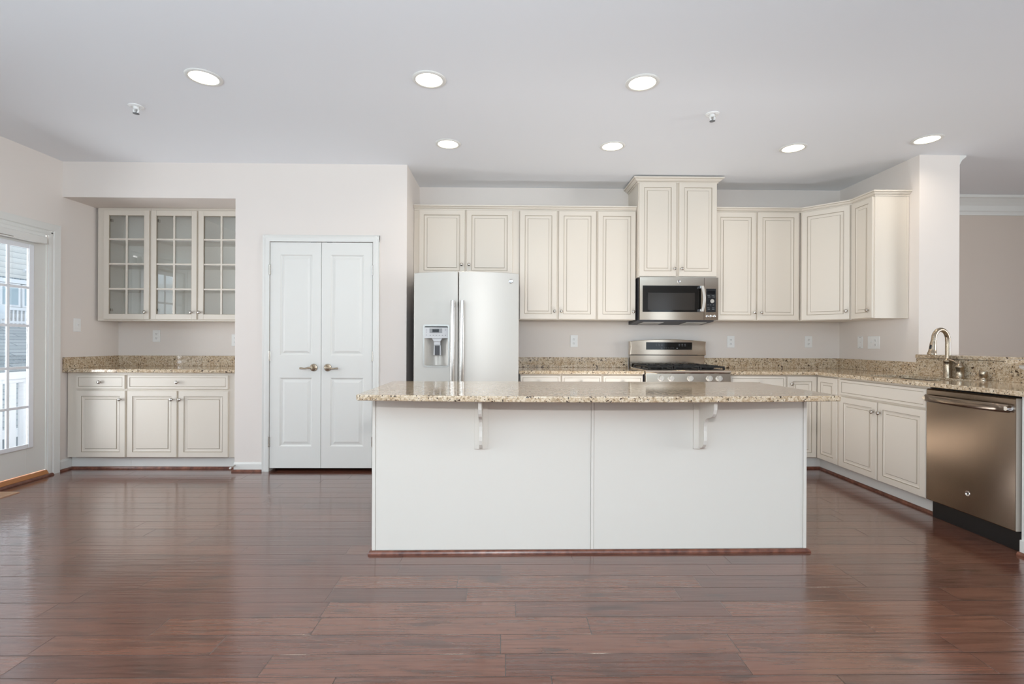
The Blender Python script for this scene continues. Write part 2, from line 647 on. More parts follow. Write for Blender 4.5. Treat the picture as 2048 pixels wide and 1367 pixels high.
# right stub wall, half wall below the bar
bm = new_bm(); box(bm, XR, XR2, YE, YB, 0, H)
struct(obj('wall_right', bm, 'wall'))
bm = new_bm()
box(bm, XR, XR2, 2.45, YE, 0, 1.046)
struct(obj('wall_peninsula', bm, 'wall'))
# the next room, and the room behind the photographer
bm = new_bm(); box(bm, XR2, XFAR, YFAR, YFAR + 0.14, 0, H)
struct(obj('wall_far', bm, 'wall_far'))
bm = new_bm(); box(bm, XFAR, XFAR + 0.14, YR, YFAR, 0, H)
struct(obj('wall_side', bm, 'wall_far'))
bm = new_bm()
xs = [XL, -3.05, -1.55, -0.55, 0.95, 1.95, 3.45, 4.05, 4.75, XFAR]
for i in range(0, len(xs) - 1, 2):
    box(bm, xs[i], xs[i + 1], YR - 0.14, YR, 0, H)
for i in range(1, len(xs) - 1, 2):
    box(bm, xs[i], xs[i + 1], YR - 0.14, YR, 0, 0.6)
    box(bm, xs[i], xs[i + 1], YR - 0.14, YR, 2.55, H)
struct(obj('wall_rear', bm, 'wall_far'))

# crown moulding in the next room (far wall) and on the far side of the stub wall
crown = [(0, 0), (0, -0.20), (-0.012, -0.20), (-0.014, -0.165), (-0.022, -0.155), (-0.024, -0.10), (-0.045, -0.07), (-0.075, -0.035), (-0.09, -0.028), (-0.09, 0)]
bm = new_bm(); prism(bm, [(YFAR + a, H + b) for a, b in crown], 'X', XR2 + 0.002, XFAR)
struct(obj('trim_1', bm, 'white'))
small = [(0, 0), (0, -0.075), (0.008, -0.075), (0.012, -0.06), (0.03, -0.035), (0.052, -0.018), (0.06, -0.014), (0.06, 0)]
bm = new_bm(); prism(bm, [(XR2 + a, H + b) for a, b in small], 'Y', YE + 0.004, YFAR - 0.1)
struct(obj('trim_2', bm, 'white'))

# baseboards
def base_profile(t=0.014, h=0.082):
    return [(0, 0), (t, 0), (t, h - 0.016), (t * 0.45, h - 0.006), (t * 0.3, h), (0, h)]
SHOE = [(0, 0), (0.017, 0), (0.017, 0.006), (0.013, 0.014), (0.006, 0.019), (0, 0.019)]
bm = new_bm()
prism(bm, [(YP - a, b) for a, b in base_profile()], 'X', XA, -2.164)
prism(bm, [(YP - a, b) for a, b in base_profile()], 'X', -1.127, XF)
struct(obj('baseboard_pantry', bm, 'white'))
bm = new_bm()
prism(bm, [(XL + a, b) for a, b in base_profile(0.014, 0.10)], 'Y', 4.405, 4.535)
prism(bm, [(XL + a, b) for a, b in base_profile(0.014, 0.10)], 'Y', 1.6, 3.36)
struct(obj('baseboard_left', bm, 'white'))
bm = new_bm()
prism(bm, [(YP - 0.014 - a, b) for a, b in SHOE], 'X', XA - 0.012, -2.166)
prism(bm, [(YP - 0.014 - a, b) for a, b in SHOE], 'X', -1.125, XF)
prism(bm, [(XL + 0.014 + a, b) for a, b in SHOE], 'Y', 4.405, 4.53)
prism(bm, [(4.535 - a, b) for a, b in SHOE], 'X', XL + 0.015, XA)
struct(obj('trim_3', bm, 'shoe'))

# ------------------------------------------------------------------ glazed exterior door on the left (door_1)
d1 = thing('door_1', 'white glazed exterior door with white bars on the left wall', 'door', (XL, DY0, 0))
del d1['category']
struct(d1)
def L1(y0, y1, z0, z1, x0=-0.05, x1=-0.005):
    return (x0, x1, y0 - DY0, y1 - DY0, z0, z1)
GY0, GY1, GZ0, GZ1 = 3.628, 4.133, 0.288, 1.925
bm = new_bm()                                                   # slab as stiles and rails round the glass
box(bm, *L1(DY0 + 0.004, GY0, 0.055, DZ - 0.012, -0.014))
box(bm, *L1(GY1, DY1 - 0.006, 0.055, DZ - 0.012, -0.014))
box(bm, *L1(GY0, GY1, 0.055, GZ0, -0.014))
box(bm, *L1(GY0, GY1, GZ1, DZ - 0.012, -0.014))
obj('door_slab', bm, 'white', d1, bevel=0.002)
bm = new_bm()                                                   # raised lite frame
for (a, b, c, d) in ((GY0 - 0.04, GY0, GZ0 - 0.02, GZ1 + 0.03), (GY1, GY1 + 0.045, GZ0 - 0.02, GZ1 + 0.03),
                     (GY0, GY1, GZ0 - 0.02, GZ0 + 0.018), (GY0, GY1, GZ1 - 0.01, GZ1 + 0.03)):
    box(bm, *L1(a, b, c, d, -0.0030, 0.007))
obj('glazing_frame', bm, 'vinyl', d1, bevel=0.006)
bm = new_bm()
box(bm, *L1(GY0 - 0.01, GY1 + 0.01, GZ0 - 0.01, GZ1 + 0.01, -0.0048, -0.0032))
obj('glass_pane', bm, 'glass', d1)
bm = new_bm()
for yy in (GY1 - 0.168, GY1 - 0.336):
    box(bm, *L1(yy - 0.011, yy + 0.011, GZ0, GZ1, -0.0030, 0.005))
obj('glazing_bars', bm, 'vinyl', d1, bevel=0.003)
for z in (1.594, 1.280, 0.936, 0.612):
    bm = new_bm()
    box(bm, *L1(GY0, GY1, z - 0.011, z + 0.011, -0.0030, 0.0056))
    obj('glazing_bar', bm, 'vinyl', d1, bevel=0.003)
bm = new_bm()                                                   # blind cassette across the head
prism(bm, [(0.0, 1.972), (0.055, 1.972), (0.062, 1.978), (0.062, 2.03), (0.05, 2.036), (0.05, 2.06), (0.0, 2.06)], 'Y', 3.50 - DY0, 4.232 - DY0)
obj('blind_valance', bm, 'white', d1, bevel=0.002)
bm = new_bm()
box(bm, 0.058, 0.068, 3.7 - DY0, 3.94 - DY0, 1.976, 1.981)
obj('blind_pull', bm, 'nickel', d1)
cas = [(0, 0), (0, 0.014), (0.018, 0.018), (0.03, 0.018), (0.038, 0.012), (0.046, 0.020), (0.085, 0.024), (0.1, 0.026), (0.1, 0)]
bm = new_bm()
prism(bm, [(h, DY1 + 0.002 - DY0 + a) for a, h in cas], 'Z', 0, DZ + 0.005 + 0.1)
prism(bm, [(h, -0.002 - a) for a, h in cas], 'Z', 0, DZ + 0.005 + 0.1)
prism(bm, [(h, DZ + 0.0015 + a) for a, h in cas], 'Y', -0.1, DY1 - DY0 + 0.1)
obj('door_casing', bm, 'white', d1)
bm = new_bm()
box(bm, -0.13, -0.002, -0.0, 0.004, 0, DZ); box(bm, -0.13, -0.002, DY1 - DY0 - 0.004, DY1 - DY0, 0, DZ)
obj('jamb', bm, 'white', d1)
bm = new_bm()
prism(bm, [(-0.13, 0.0), (0.026, 0.0), (0.026, 0.022), (0.01, 0.05), (-0.13, 0.052)], 'Y', 0.005, DY1 - DY0 - 0.005)
obj('sill', bm, 'oak', d1)
bm = new_bm()
prism(bm, [(0.027 + a * 1.4, b) for a, b in SHOE], 'Y', -0.05, DY1 - DY0 + 0.02)
obj('sill_shoe', bm, 'shoe', d1)

# second glazed opening further along the left wall, behind the frame of the picture
w2 = thing('window_1', 'window', 'window', (XL, -0.25, 0)); del w2['category']; del w2['label']; struct(w2)
bm = new_bm()
for a, b, c, d in ((0, 0.06, 0.3, 2.06), (1.64, 1.70, 0.3, 2.06), (0.06, 1.64, 0.3, 0.38), (0.06, 1.64, 1.98, 2.06), (0.82, 0.88, 0.38, 1.98)):
    box(bm, -0.09, -0.04, a, b, c, d)
obj('window_frame', bm, 'vinyl', w2)
bm = new_bm(); box(bm, -0.068, -0.064, 0.06, 1.64, 0.38, 1.98)
obj('glass_pane', bm, 'glass', w2)
for i, (x0, ww) in enumerate(((-3.05, 1.5), (-0.55, 1.5), (1.95, 1.5), (4.05, 0.7))):  # the narrow last window is added unseen for a bright reflection in the microwave
    w = thing('window_%d' % (i + 2), 'window', 'window', (x0, YR, 0)); del w['category']; del w['label']; struct(w)
    bm = new_bm()
    for a, b, c, d in ((0, 0.05, 0.6, 2.55), (ww - 0.05, ww, 0.6, 2.55), (0.05, ww - 0.05, 0.6, 0.66), (0.05, ww - 0.05, 2.49, 2.55), (0.05, ww - 0.05, 1.55, 1.60)):
        box(bm, a, b, -0.09, -0.04, c, d)
    obj('window_frame', bm, 'vinyl', w)

# ------------------------------------------------------------------ pantry double door (door_2, door_3) and casing
def flat_door(name, label, x0, x1, panels, handle_x, hdir):
    root = thing(name, label, 'door', (x0, YP, 0.03)); del root['category']; struct(root)
    w = x1 - x0
    top = PZ - 0.006 - 0.03
    yf, t = -0.004, 0.035
    xs = sorted({0, w} | {p[0] for p in panels} | {p[1] for p in panels})
    zs = sorted({0, top} | {p[2] for p in panels} | {p[3] for p in panels})
    bm = new_bm()
    V = {}
    def v(x, y, z):
        k = (round(x, 5), round(y, 5), round(z, 5))
        if k not in V:
            V[k] = bm.verts.new(k)
        return V[k]
    def quad(a, b, c, d):
        bm.faces.new((v(*a), v(*b), v(*c), v(*d)))
    for xa, xb in zip(xs, xs[1:]):
        for za, zb in zip(zs, zs[1:]):
            if any(abs(p[0] - xa) < 1e-6 and abs(p[1] - xb) < 1e-6 and abs(p[2] - za) < 1e-6 and abs(p[3] - zb) < 1e-6 for p in panels):
                rings = [(0, yf), (0.012, yf + 0.009), (0.022, yf + 0.009), (0.042, yf + 0.002)]
                for (i0, y0), (i1, y1) in zip(rings, rings[1:]):
                    A = [(xa + i0, y0, za + i0), (xb - i0, y0, za + i0), (xb - i0, y0, zb - i0), (xa + i0, y0, zb - i0)]
                    B = [(xa + i1, y1, za + i1), (xb - i1, y1, za + i1), (xb - i1, y1, zb - i1), (xa + i1, y1, zb - i1)]
                    for k in range(4):
                        quad(A[k], A[(k + 1) % 4], B[(k + 1) % 4], B[k])
                quad(*B)
            else:
                quad((xa, yf, za), (xb, yf, za), (xb, yf, zb), (xa, yf, zb))
    for za, zb in zip(zs, zs[1:]):
        quad((0, yf, za), (0, yf, zb), (0, t, zb), (0, t, za))
        quad((w, yf, za), (w, yf, zb), (w, t, zb), (w, t, za))
    for xa, xb in zip(xs, xs[1:]):
        quad((xa, yf, 0), (xb, yf, 0), (xb, t, 0), (xa, t, 0))
        quad((xa, yf, top), (xb, yf, top), (xb, t, top), (xa, t, top))
    quad((0, t, 0), (w, t, 0), (w, t, top), (0, t, top)) if False else None
    obj('door_leaf', bm, 'white', root)
    hx, hz = handle_x - x0, 0.928 - 0.03
    bm = new_bm()
    lathe(bm, [(0.033, 0), (0.034, 0.004), (0.031, 0.010), (0.016, 0.014), (0.012, 0.02), (0.012, 0.048), (0.014, 0.05), (0.010, 0.06), (0, 0.061)], (hx, yf, hz), (0, -1, 0))
    pts = [(hx, yf - 0.052, hz), (hx + hdir * 0.03, yf - 0.056, hz - 0.001), (hx + hdir * 0.06, yf - 0.054, hz - 0.006),
           (hx + hdir * 0.085, yf - 0.05, hz - 0.004), (hx + hdir * 0.105, yf - 0.048, hz - 0.004)]
    tube(bm, pts, [0.010, 0.0085, 0.007, 0.0075, 0.009], 12)
    obj('lever_handle', bm, 'bronze_nickel', root, smooth=True)
    hx = -0.006 if hdir < 0 else w + 0.006
    for z in (1.80, 1.03, 0.265):
        bm = new_bm()
        tube(bm, [(hx, yf - 0.006, z - 0.03 - 0.045), (hx, yf - 0.006, z - 0.03 + 0.045)], 0.0055, 10)
        box(bm, hx - 0.012, hx + 0.012, yf - 0.002, yf + 0.003, z - 0.03 - 0.044, z - 0.03 + 0.044)
        obj('hinge', bm, 'nickel', root)
    cx = w - 0.07 if hdir < 0 else 0.07
    bm = new_bm(); box(bm, cx - 0.022, cx + 0.022, yf - 0.002, 0.02, top + 0.0005, top + 0.0045)
    obj('ball_catch', bm, 'darkgap', root)
    return root
z0 = 0.03
flat_door('door_2', 'left leaf of the white two-panel pantry double door', -2.101, -1.6485,
          [(0.088, 0.373, 0.223 - z0, 0.836 - z0), (0.088, 0.373, 1.035 - z0, 1.936 - z0)], -1.711, -1)
flat_door('door_3', 'right leaf of the white two-panel pantry double door', -1.6445, -1.192,
          [(0.08, 0.377, 0.223 - z0, 0.836 - z0), (0.08, 0.377, 1.035 - z0, 1.936 - z0)], -1.586, 1)
bm = new_bm()
cs = [(0, 0), (0, 0.011), (0.012, 0.014), (0.03, 0.016), (0.046, 0.012), (0.058, 0.018), (0.058, 0)]
prism(bm, [(PX0 - a, YP - h) for a, h in cs], 'Z', 0, PZ + 0.058)
prism(bm, [(PX1 + a, YP - h) for a, h in cs], 'Z', 0, PZ + 0.058)
prism(bm, [(YP - h, PZ + a) for a, h in cs], 'X', PX0 - 0.058, PX1 + 0.058)
struct(obj('trim_4', bm, 'white'))
bm = new_bm(); box(bm, PX0 - 0.2, PX1 + 0.2, YP + 0.3, YP + 0.32, 0, 2.2)
struct(obj('closet_shade_sheet', bm, 'darkgap'))  # dark sheet behind the doors, the closet's shade put into its colour
# spring door stop on the baseboard
ds = thing('door_stop', 'small spring door stop sticking out of the baseboard beside the alcove', 'door stop', (-2.40, YP - 0.014, 0.055))
bm = new_bm(); tube(bm, [(0, 0, 0), (-0.004, -0.03, -0.004), (-0.008, -0.055, -0.008)], [0.006, 0.005, 0.005], 10)
obj('spring', bm, 'nickel', ds, smooth=True)
bm = new_bm(); lathe(bm, [(0.007, 0), (0.009, 0.004), (0.008, 0.012), (0, 0.014)], (-0.008, -0.055, -0.008), (-0.1, -1, -0.1))
obj('tip', bm, 'plate', ds, smooth=True)

# ------------------------------------------------------------------ cabinet kit (local x = width, -y = front, face frame at y = 0)
def panel_mesh(w, h, rings, t=0.020):
    """nested rectangles; rings: (inset, y, glaze flag of the band that ends here)"""
    bm = new_bm()
    def ring(i, y):
        return [bm.verts.new(c) for c in ((i, y, i), (w - i, y, i), (w - i, y, h - i), (i, y, h - i))]
    prev = ring(0, 0)
    bm.faces.new(prev)
    for i, y, g in rings:
        cur = ring(i, y)
        for k in range(4):
            f = bm.faces.new((prev[k], prev[(k + 1) % 4], cur[(k + 1) % 4], cur[k]))
            f.material_index = g
        prev = cur
    bm.faces.new(prev)
    return bm

def door_rings(a=0.047, b=0.077):
    return [(0.0, -0.016, 0), (0.003, -0.020, 0), (a, -0.020, 0), (a + 0.0015, -0.0165, 1), (a + 0.0045, -0.0165, 1), (a + 0.007, -0.018, 0),
            (a + 0.013, -0.0145, 0), (b - 0.006, -0.0135, 0), (b - 0.0015, -0.0130, 0), (b, -0.0150, 1), (b + 0.0025, -0.0175, 1)]

def drawer_rings(a=0.020):
    return [(0.0, -0.016, 0), (0.003, -0.020, 0), (a, -0.020, 0), (a + 0.0012, -0.017, 1), (a + 0.0036, -0.017, 1), (a + 0.006, -0.0185, 0)]

def knob(parent, x, z, y=-0.020):
    bm = new_bm()
    lathe(bm, [(0.007, 0), (0.006, 0.004), (0.005, 0.012), (0.008, 0.015), (0.0145, 0.018), (0.0155, 0.022), (0.013, 0.027), (0.006, 0.0295), (0, 0.030)], (x, y, z), (0, -1, 0), 20)
    obj('knob', bm, 'nickel', parent, smooth=True)

def add_door(root, x0, x1, z0, z1, kn=None, a=0.047, b=0.077, name='door'):
    bm = panel_mesh(x1 - x0, z1 - z0, door_rings(a, b))
    d = obj(name, bm, ['cab', 'glaze'], root, loc=(x0, 0, z0))
    if kn:
        knob(d, kn[0] - x0, kn[1] - z0)
    return d

def add_drawer(root, x0, x1, z0, z1, kn=True):
    bm = panel_mesh(x1 - x0, z1 - z0, drawer_rings())
    d = obj('drawer', bm, ['cab', 'glaze'], root, loc=(x0, 0, z0))
    if kn:
        knob(d, (x1 - x0) / 2, (z1 - z0) / 2)
    return d

def body(root, w, d, z0, z1, x0=0.0, mat_='cab'):
    bm = new_bm(); box(bm, x0, x0 + w, 0, d, z0, z1)
    return obj('body', bm, mat_, root, bevel=0.0012)

def kick(root, x0, x1, y0=0.055):
    bm = new_bm(); box(bm, x0, x1, y0, y0 + 0.016, 0.0, 0.115)
    return obj('toe_kick', bm, 'white', root)

CROWN = [(0.0, 0.0), (-0.006, 0.0), (-0.008, 0.009), (-0.0115, 0.011), (-0.0125, 0.0135), (-0.020, 0.018), (-0.026, 0.027), (-0.029, 0.0275), (-0.031, 0.030), (-0.035, 0.032), (-0.036, 0.042), (0.0, 0.042)]
CG = (2, 7)

# --- upper cabinets on the back wall
FY = 4.777                    # face frame plane of 12-inch uppers
UZ0, UZ1 = 1.383, 2.438
def upper(name, label, x0, x1, doors, z0=UZ0, z1=UZ1, fy=FY, group='cream wall cabinets'):
    r = thing(name, label, 'cabinet', (x0, fy, 0), 0, group)
    body(r, x1 - x0 - 0.001, YB - fy - 0.001, z0, z1)
    for a, b, za, zb, k in doors:
        add_door(r, a - x0, b - x0, za, zb, (k[0] - x0, k[1]) if k else None)
    return r
upper('wall_cabinet', 'wide cream wall cabinet above the refrigerator', XF + 0.002, 0.131,
      [(-0.834, -0.393, 1.80, 2.431, (-0.424, 1.905)), (-0.376, 0.065, 1.80, 2.431, (-0.353, 1.905))], z0=1.785)
upper('wall_cabinet', 'tall cream two-door wall cabinet just right of the refrigerator', 0.132, 0.881,
      [(0.137, 0.494, 1.387, 2.431, (0.473, 1.462)), (0.512, 0.872, 1.387, 2.431, (0.538, 1.462))])
upper('wall_cabinet', 'narrow cream one-door wall cabinet left of the microwave', 0.882, 1.262,
      [(0.891, 1.257, 1.387, 2.431, (1.233, 1.462))])
mc = upper('wall_cabinet', 'raised cream cabinet above the microwave with its own crown', 1.264, 2.020,
      [(1.269, 1.625, 1.797, 2.690, (1.606, 1.868)), (1.652, 2.014, 1.797, 2.690, (1.676, 1.868))], z0=1.789, z1=2.698, fy=4.705)
upper('wall_cabinet', 'tall cream two-door wall cabinet just right of the microwave', 2.021, 2.866,
      [(2.032, 2.429, 1.387, 2.431, (2.410, 1.460)), (2.444, 2.846, 1.387, 2.431, (2.477, 1.460))])
# crown of the raised cabinet: front and both returns, mitred
def crown_path(bm, path, prof, z, glaze=()):
    """sweep a profile (out, up) along an xy path; the outside lies to the right of the direction of travel"""
    n = len(path)
    rings = []
    for i, p in enumerate(path):
        p = Vector(p)
        d0 = (p - Vector(path[i - 1])).normalized() if i > 0 else None
        d1 = (Vector(path[i + 1]) - p).normalized() if i < n - 1 else None
        if d0 is None: d0 = d1
        if d1 is None: d1 = d0
        n0, n1 = Vector((d0.y, -d0.x)), Vector((d1.y, -d1.x))
        m = (n0 + n1) / (1 + n0.dot(n1))
        rings.append([bm.verts.new((p.x + m.x * -a, p.y + m.y * -a, z + b)) for a, b in prof])
    k = len(prof)
    for A, B in zip(rings, rings[1:]):
        for j in range(k):
            f = bm.faces.new((A[j], A[(j + 1) % k], B[(j + 1) % k], B[j]))
            f.material_index = 1 if j in glaze else 0
    bm.faces.new(rings[0]); bm.faces.new(list(reversed(rings[-1])))
big = [(a * 1.45, b * 1.15) for a, b in CROWN]
bm = new_bm()
crown_path(bm, [(0, 0.37), (0, -0.002), (0.756, -0.002), (0.756, 0.37)], big, 2.688, CG)
obj('crown', bm, ['cab', 'glaze'], mc)
# crown run left of the raised cabinet, crown run right
bm = new_bm(); crown_path(bm, [(XF + 0.003, FY - 0.002), (1.2615, FY - 0.002)], CROWN, 2.434, CG)
tag(obj('crown_moulding', bm, ['cab', 'glaze']), 'cream crown moulding along the cabinets left of the raised microwave cabinet', 'moulding')
DG0, DG1 = Vector((2.876, FY)), Vector((3.168, 4.478))
XU = 3.175                    # face frame plane of the right-wall upper
YU = 4.205
bm = new_bm(); crown_path(bm, [(2.0215, FY - 0.002), (DG0.x, FY - 0.002), (XU - 0.002, DG1.y), (XU - 0.002, YU - 0.001), (XR - 0.002, YU - 0.001)], CROWN, 2.434, CG)
tag(obj('crown_moulding', bm, ['cab', 'glaze']), 'cream crown moulding wrapping the cabinets in the right corner', 'moulding')
# diagonal corner cabinet
ang = math.atan2(DG1.y - DG0.y, DG1.x - DG0.x)
LD = (DG1 - DG0).length
dc = thing('corner_wall_cabinet', 'angled cream corner wall cabinet with a single door', 'cabinet', (DG0.x, DG0.y, 0), 0, 'cream wall cabinets')
bm = new_bm()
prism(bm, [(0, 0), (DG1.x - DG0.x, DG1.y - DG0.y), (XR - DG0.x - 0.001, DG1.y - DG0.y), (XR - DG0.x - 0.001, YB - DG0.y - 0.001), (0, YB - DG0.y - 0.001)], 'Z', UZ0, UZ1)
obj('body', bm, 'cab', dc, bevel=0.0012)
dd = add_door(dc, 0.012, LD - 0.012, 1.387, 2.431, None)
dd.location = (0.012 * math.cos(ang) - 0, 0.012 * math.sin(ang), 1.387); dd.rotation_euler = (0, 0, ang)
knob(dd, LD - 0.024 - 0.026, 0.075)
# right wall single-door cabinet facing -X, its side panel faces the camera
rc = thing('wall_cabinet', 'cream wall cabinet at the right end with a plain side panel', 'cabinet', (XU, 4.477, 0), -math.pi / 2, 'cream wall cabinets')
body(rc, 4.477 - YU, XR - XU - 0.001, UZ0, UZ1)
add_door(rc, 0.012, 4.477 - YU - 0.006, 1.387, 2.431, (0.228, 1.455))
bm = new_bm(); box(bm, 4.477 - YU, 4.477 - YU + 0.003, 0.275, 0.292, UZ0, UZ1 - 0.002)
obj('scribe_moulding', bm, 'cab', rc)

# --- base cabinets on the back wall
BY = 4.505                    # face frame plane
CZ = 0.876                    # top of boxes
def base(label, x0, x1, parts, y=BY, rot=0, group='cream base cabinets', loc=None, kick_ends=None):
    r = thing('base_cabinet', label, 'cabinet', loc or (x0, y, 0), rot, group)
    w = x1 - x0
    body(r, w - 0.001, 0.57, 0.113, CZ)
    ke = kick_ends or (0, w)
    kick(r, ke[0], ke[1])
    for kind, a, b, za, zb, k in parts:
        if kind == 'd':
            add_door(r, a - x0, b - x0, za, zb, (k[0] - x0, k[1]) if k else None)
        else:
            add_drawer(r, a - x0, b - x0, za, zb, k)
    return r
base('cream base cabinet between refrigerator and range, the wider two-drawer one', 0.132, 0.886,
     [('w', 0.139, 0.503, 0.722, 0.862, True), ('w', 0.516, 0.880, 0.722, 0.862, True),
      ('d', 0.139, 0.503, 0.118, 0.712, (0.478, 0.637)), ('d', 0.516, 0.880, 0.118, 0.712, (0.541, 0.637))])
base('narrow cream base cabinet touching the left side of the range', 0.887, 1.262,
     [('w', 0.894, 1.256, 0.722, 0.862, True), ('d', 0.894, 1.256, 0.118, 0.712, (1.23, 0.637))])
base('cream base cabinet touching the right side of the range', 2.042, 2.580,
     [('w', 2.052, 2.570, 0.722, 0.862, True), ('d', 2.052, 2.307, 0.118, 0.712, (2.28, 0.637)), ('d', 2.315, 2.570, 0.118, 0.712, (2.34, 0.637))])
# L-shaped corner cabinet with a two-leaf door
XB = 2.876                    # face frame plane of the right run
cc = thing('corner_base_cabinet', 'cream L-shaped corner base cabinet with a folding door', 'cabinet', (2.581, BY, 0), 0, 'cream base cabinets')
YC = 4.215
bm = new_bm()
prism(bm, [(0, 0), (XB - 2.581, 0), (XB - 2.581, YC - BY), (3.46 - 2.581, YC - BY), (3.46 - 2.581, 0.575), (0, 0.575)], 'Z', 0.113, CZ)
obj('body', bm, 'cab', cc, bevel=0.0012)
add_door(cc, 0.008, XB - 2.581 - 0.021, 0.118, 0.862, (0.036, 0.793), 0.045, 0.073, name='door')
d2 = add_door(cc, 0, 0.262, 0.118, 0.862, None, 0.045, 0.073, name='door')
d2.location = (XB - 2.581, -0.024, 0.118); d2.rotation_euler = (0, 0, -math.pi / 2)
bm = new_bm()
box(bm, 0, XB - 2.581 + 0.055, 0.055, 0.071, 0, 0.115)
box(bm, XB - 2.581 + 0.055, XB - 2.581 + 0.071, YC - BY, 0.071, 0, 0.115)
obj('toe_kick', bm, 'white', cc)
# sink base, facing -X  (local x runs towards the camera)
YS0, YS1 = 4.214, 3.302
sb = thing('base_cabinet', 'cream sink base cabinet with two doors beside the dishwasher', 'cabinet', (XB, YS0, 0), -math.pi / 2, 'cream base cabinets')
bm = new_bm()                                        # open box: room for the sink bowl
wS = YS0 - YS1
box(bm, 0, wS, 0, 0.018, 0.113, CZ); box(bm, 0, 0.018, 0.018, 0.57, 0.113, CZ); box(bm, wS - 0.018, wS, 0.018, 0.57, 0.113, CZ)
box(bm, 0.018, wS - 0.018, 0.018, 0.57, 0.113, 0.131)
obj('body', bm, 'cab', sb)
kick(sb, 0, wS)
add_drawer(sb, 0.034, wS - 0.012, 0.728, 0.858, False)
add_door(sb, 0.034, 0.452, 0.116, 0.712, (0.425, 0.636))
add_door(sb, 0.468, wS - 0.012, 0.116, 0.712, (0.494, 0.636))
# shoe moulding along the toe kicks
bm = new_bm()
prism(bm, [(BY + 0.055 - a, b) for a, b in SHOE], 'X', 2.042, XB + 0.055)
prism(bm, [(BY + 0.055 - a, b) for a, b in SHOE], 'X', 0.132, 1.262)
prism(bm, [(XB + 0.055 - a, b) for a, b in SHOE], 'Y', YS1 - 0.05, BY + 0.055)
struct(obj('trim_5', bm, 'shoe'))

# ------------------------------------------------------------------ granite worktops
def slab(bm, poly, z0, z1, hole=None):
    if not hole:
        prism(bm, poly, 'Z', z0, z1)
        return
    def loops(z):
        es = []
        out = []
        for lp in (poly, hole):
            vs = [bm.verts.new((p[0], p[1], z)) for p in lp]
            es += [bm.edges.new((vs[i], vs[(i + 1) % len(vs)])) for i in range(len(vs))]
            out.append(vs)
        bmesh.ops.triangle_fill(bm, edges=es, use_beauty=True)
        return out
    lo, hi = loops(z0), loops(z1)
    for A, B in zip(lo, hi):
        for i in range(len(A)):
            j = (i + 1) % len(A)
            bm.faces.new((A[i], A[j], B[j], B[i]))

TZ = 0.906
CF = BY - 0.045               # front edge, back run
CR = XB - 0.045               # front edge, right run
wt = thing('worktop', 'short granite worktop between the refrigerator and the range', 'worktop', (0.125, CF, CZ))
bm = new_bm(); slab(bm, [(0, 0), (1.138, 0), (1.138, YB - CF - 0.001), (0, YB - CF - 0.001)], 0.0005, TZ - CZ)
obj('slab', bm, 'granite', wt, bevel=0.004)
bm = new_bm(); box(bm, 0, 1.138, YB - CF - 0.021, YB - CF - 0.001, TZ - CZ, 1.010 - CZ)
obj('backsplash', bm, 'granite', wt, bevel=0.002)
YN = 2.46                     # near end of the peninsula worktop
wr = thing('worktop', 'long L-shaped granite worktop round the right corner with the faucet on it', 'worktop', (2.041, CF, CZ))
def o2(pts): return [(x - 2.041, y - CF) for x, y in pts]
SX0, SX1, SY0, SY1 = 2.955, 3.345, 3.40, 4.06
hole = [(SX0 + .03, SY0), (SX1 - .03, SY0), (SX1, SY0 + .03), (SX1, SY1 - .03), (SX1 - .03, SY1), (SX0 + .03, SY1), (SX0, SY1 - .03), (SX0, SY0 + .03)]
bm = new_bm()
slab(bm, o2([(2.041, CF), (CR - 0.02, CF), (CR, CF - 0.02), (CR, YN), (XR - 0.001, YN), (XR - 0.001, YB - 0.001), (2.041, YB - 0.001)]), 0.0005, TZ - CZ, o2(hole))
obj('slab', bm, 'granite', wr, bevel=0.004)
bm = new_bm()
box(bm, 0, XR - 2.041 - 0.022, YB - CF - 0.021, YB - CF - 0.001, TZ - CZ, 1.010 - CZ)
box(bm, XR - 2.041 - 0.021, XR - 2.041 - 0.001, YE - CF, YB - CF - 0.001, TZ - CZ, 1.010 - CZ)
obj('backsplash', bm, 'granite', wr, bevel=0.002)
bm = new_bm()
box(bm, XR - 2.041 - 0.022, XR - 2.041 - 0.001, YN - CF, YE - CF - 0.0005, TZ - CZ, 1.0445 - CZ)
obj('tall_backsplash', bm, 'granite', wr, bevel=0.002)
# raised bar top on the half wall
bt = thing('raised_bar', 'raised granite bar top on the half wall behind the faucet', 'bar counter', (XR, YE, 1.0465))
bm = new_bm()
slab(bm, [(-0.03, 0.0), (0.48, 0.0), (0.48, 2.3 - YE), (2.90 - XR, 2.3 - YE), (2.90 - XR, 2.83 - YE), (2.93 - XR, 2.862 - YE), (-0.10, 2.862 - YE), (-0.03, 2.94 - YE)], 0.0, 0.030)
obj('slab', bm, 'granite', bt, bevel=0.004)
# bar corbel under the wide end of the bar top
def corbel_profile(dep, ht):
    """(out, z) outline, z from 0 (top) down"""
    p = [(0, 0), (dep, 0), (dep, -0.10 * ht), (0.985 * dep, -0.16 * ht), (0.93 * dep, -0.24 * ht), (0.85 * dep, -0.295 * ht), (0.74 * dep, -0.325 * ht), (0.62 * dep, -0.34 * ht),
         (0.52 * dep, -0.36 * ht), (0.44 * dep, -0.395 * ht), (0.375 * dep, -0.45 * ht), (0.34 * dep, -0.53 * ht), (0.335 * dep, -0.62 * ht), (0.35 * dep, -0.72 * ht),
         (0.345 * dep, -0.80 * ht), (0.30 * dep, -0.88 * ht), (0.22 * dep, -0.94 * ht), (0.10 * dep, -0.975 * ht), (0, -0.98 * ht)]
    return p
cb = thing('bar_corbel', 'white corbel under the raised bar top above the dishwasher', 'bracket', (XR - 0.023, 2.775, 1.046))
bm = new_bm(); prism(bm, [(-a, b) for a, b in corbel_profile(0.50, 0.135)], 'Y', -0.02, 0.02)
obj('bracket', bm, 'white', cb, bevel=0.002)

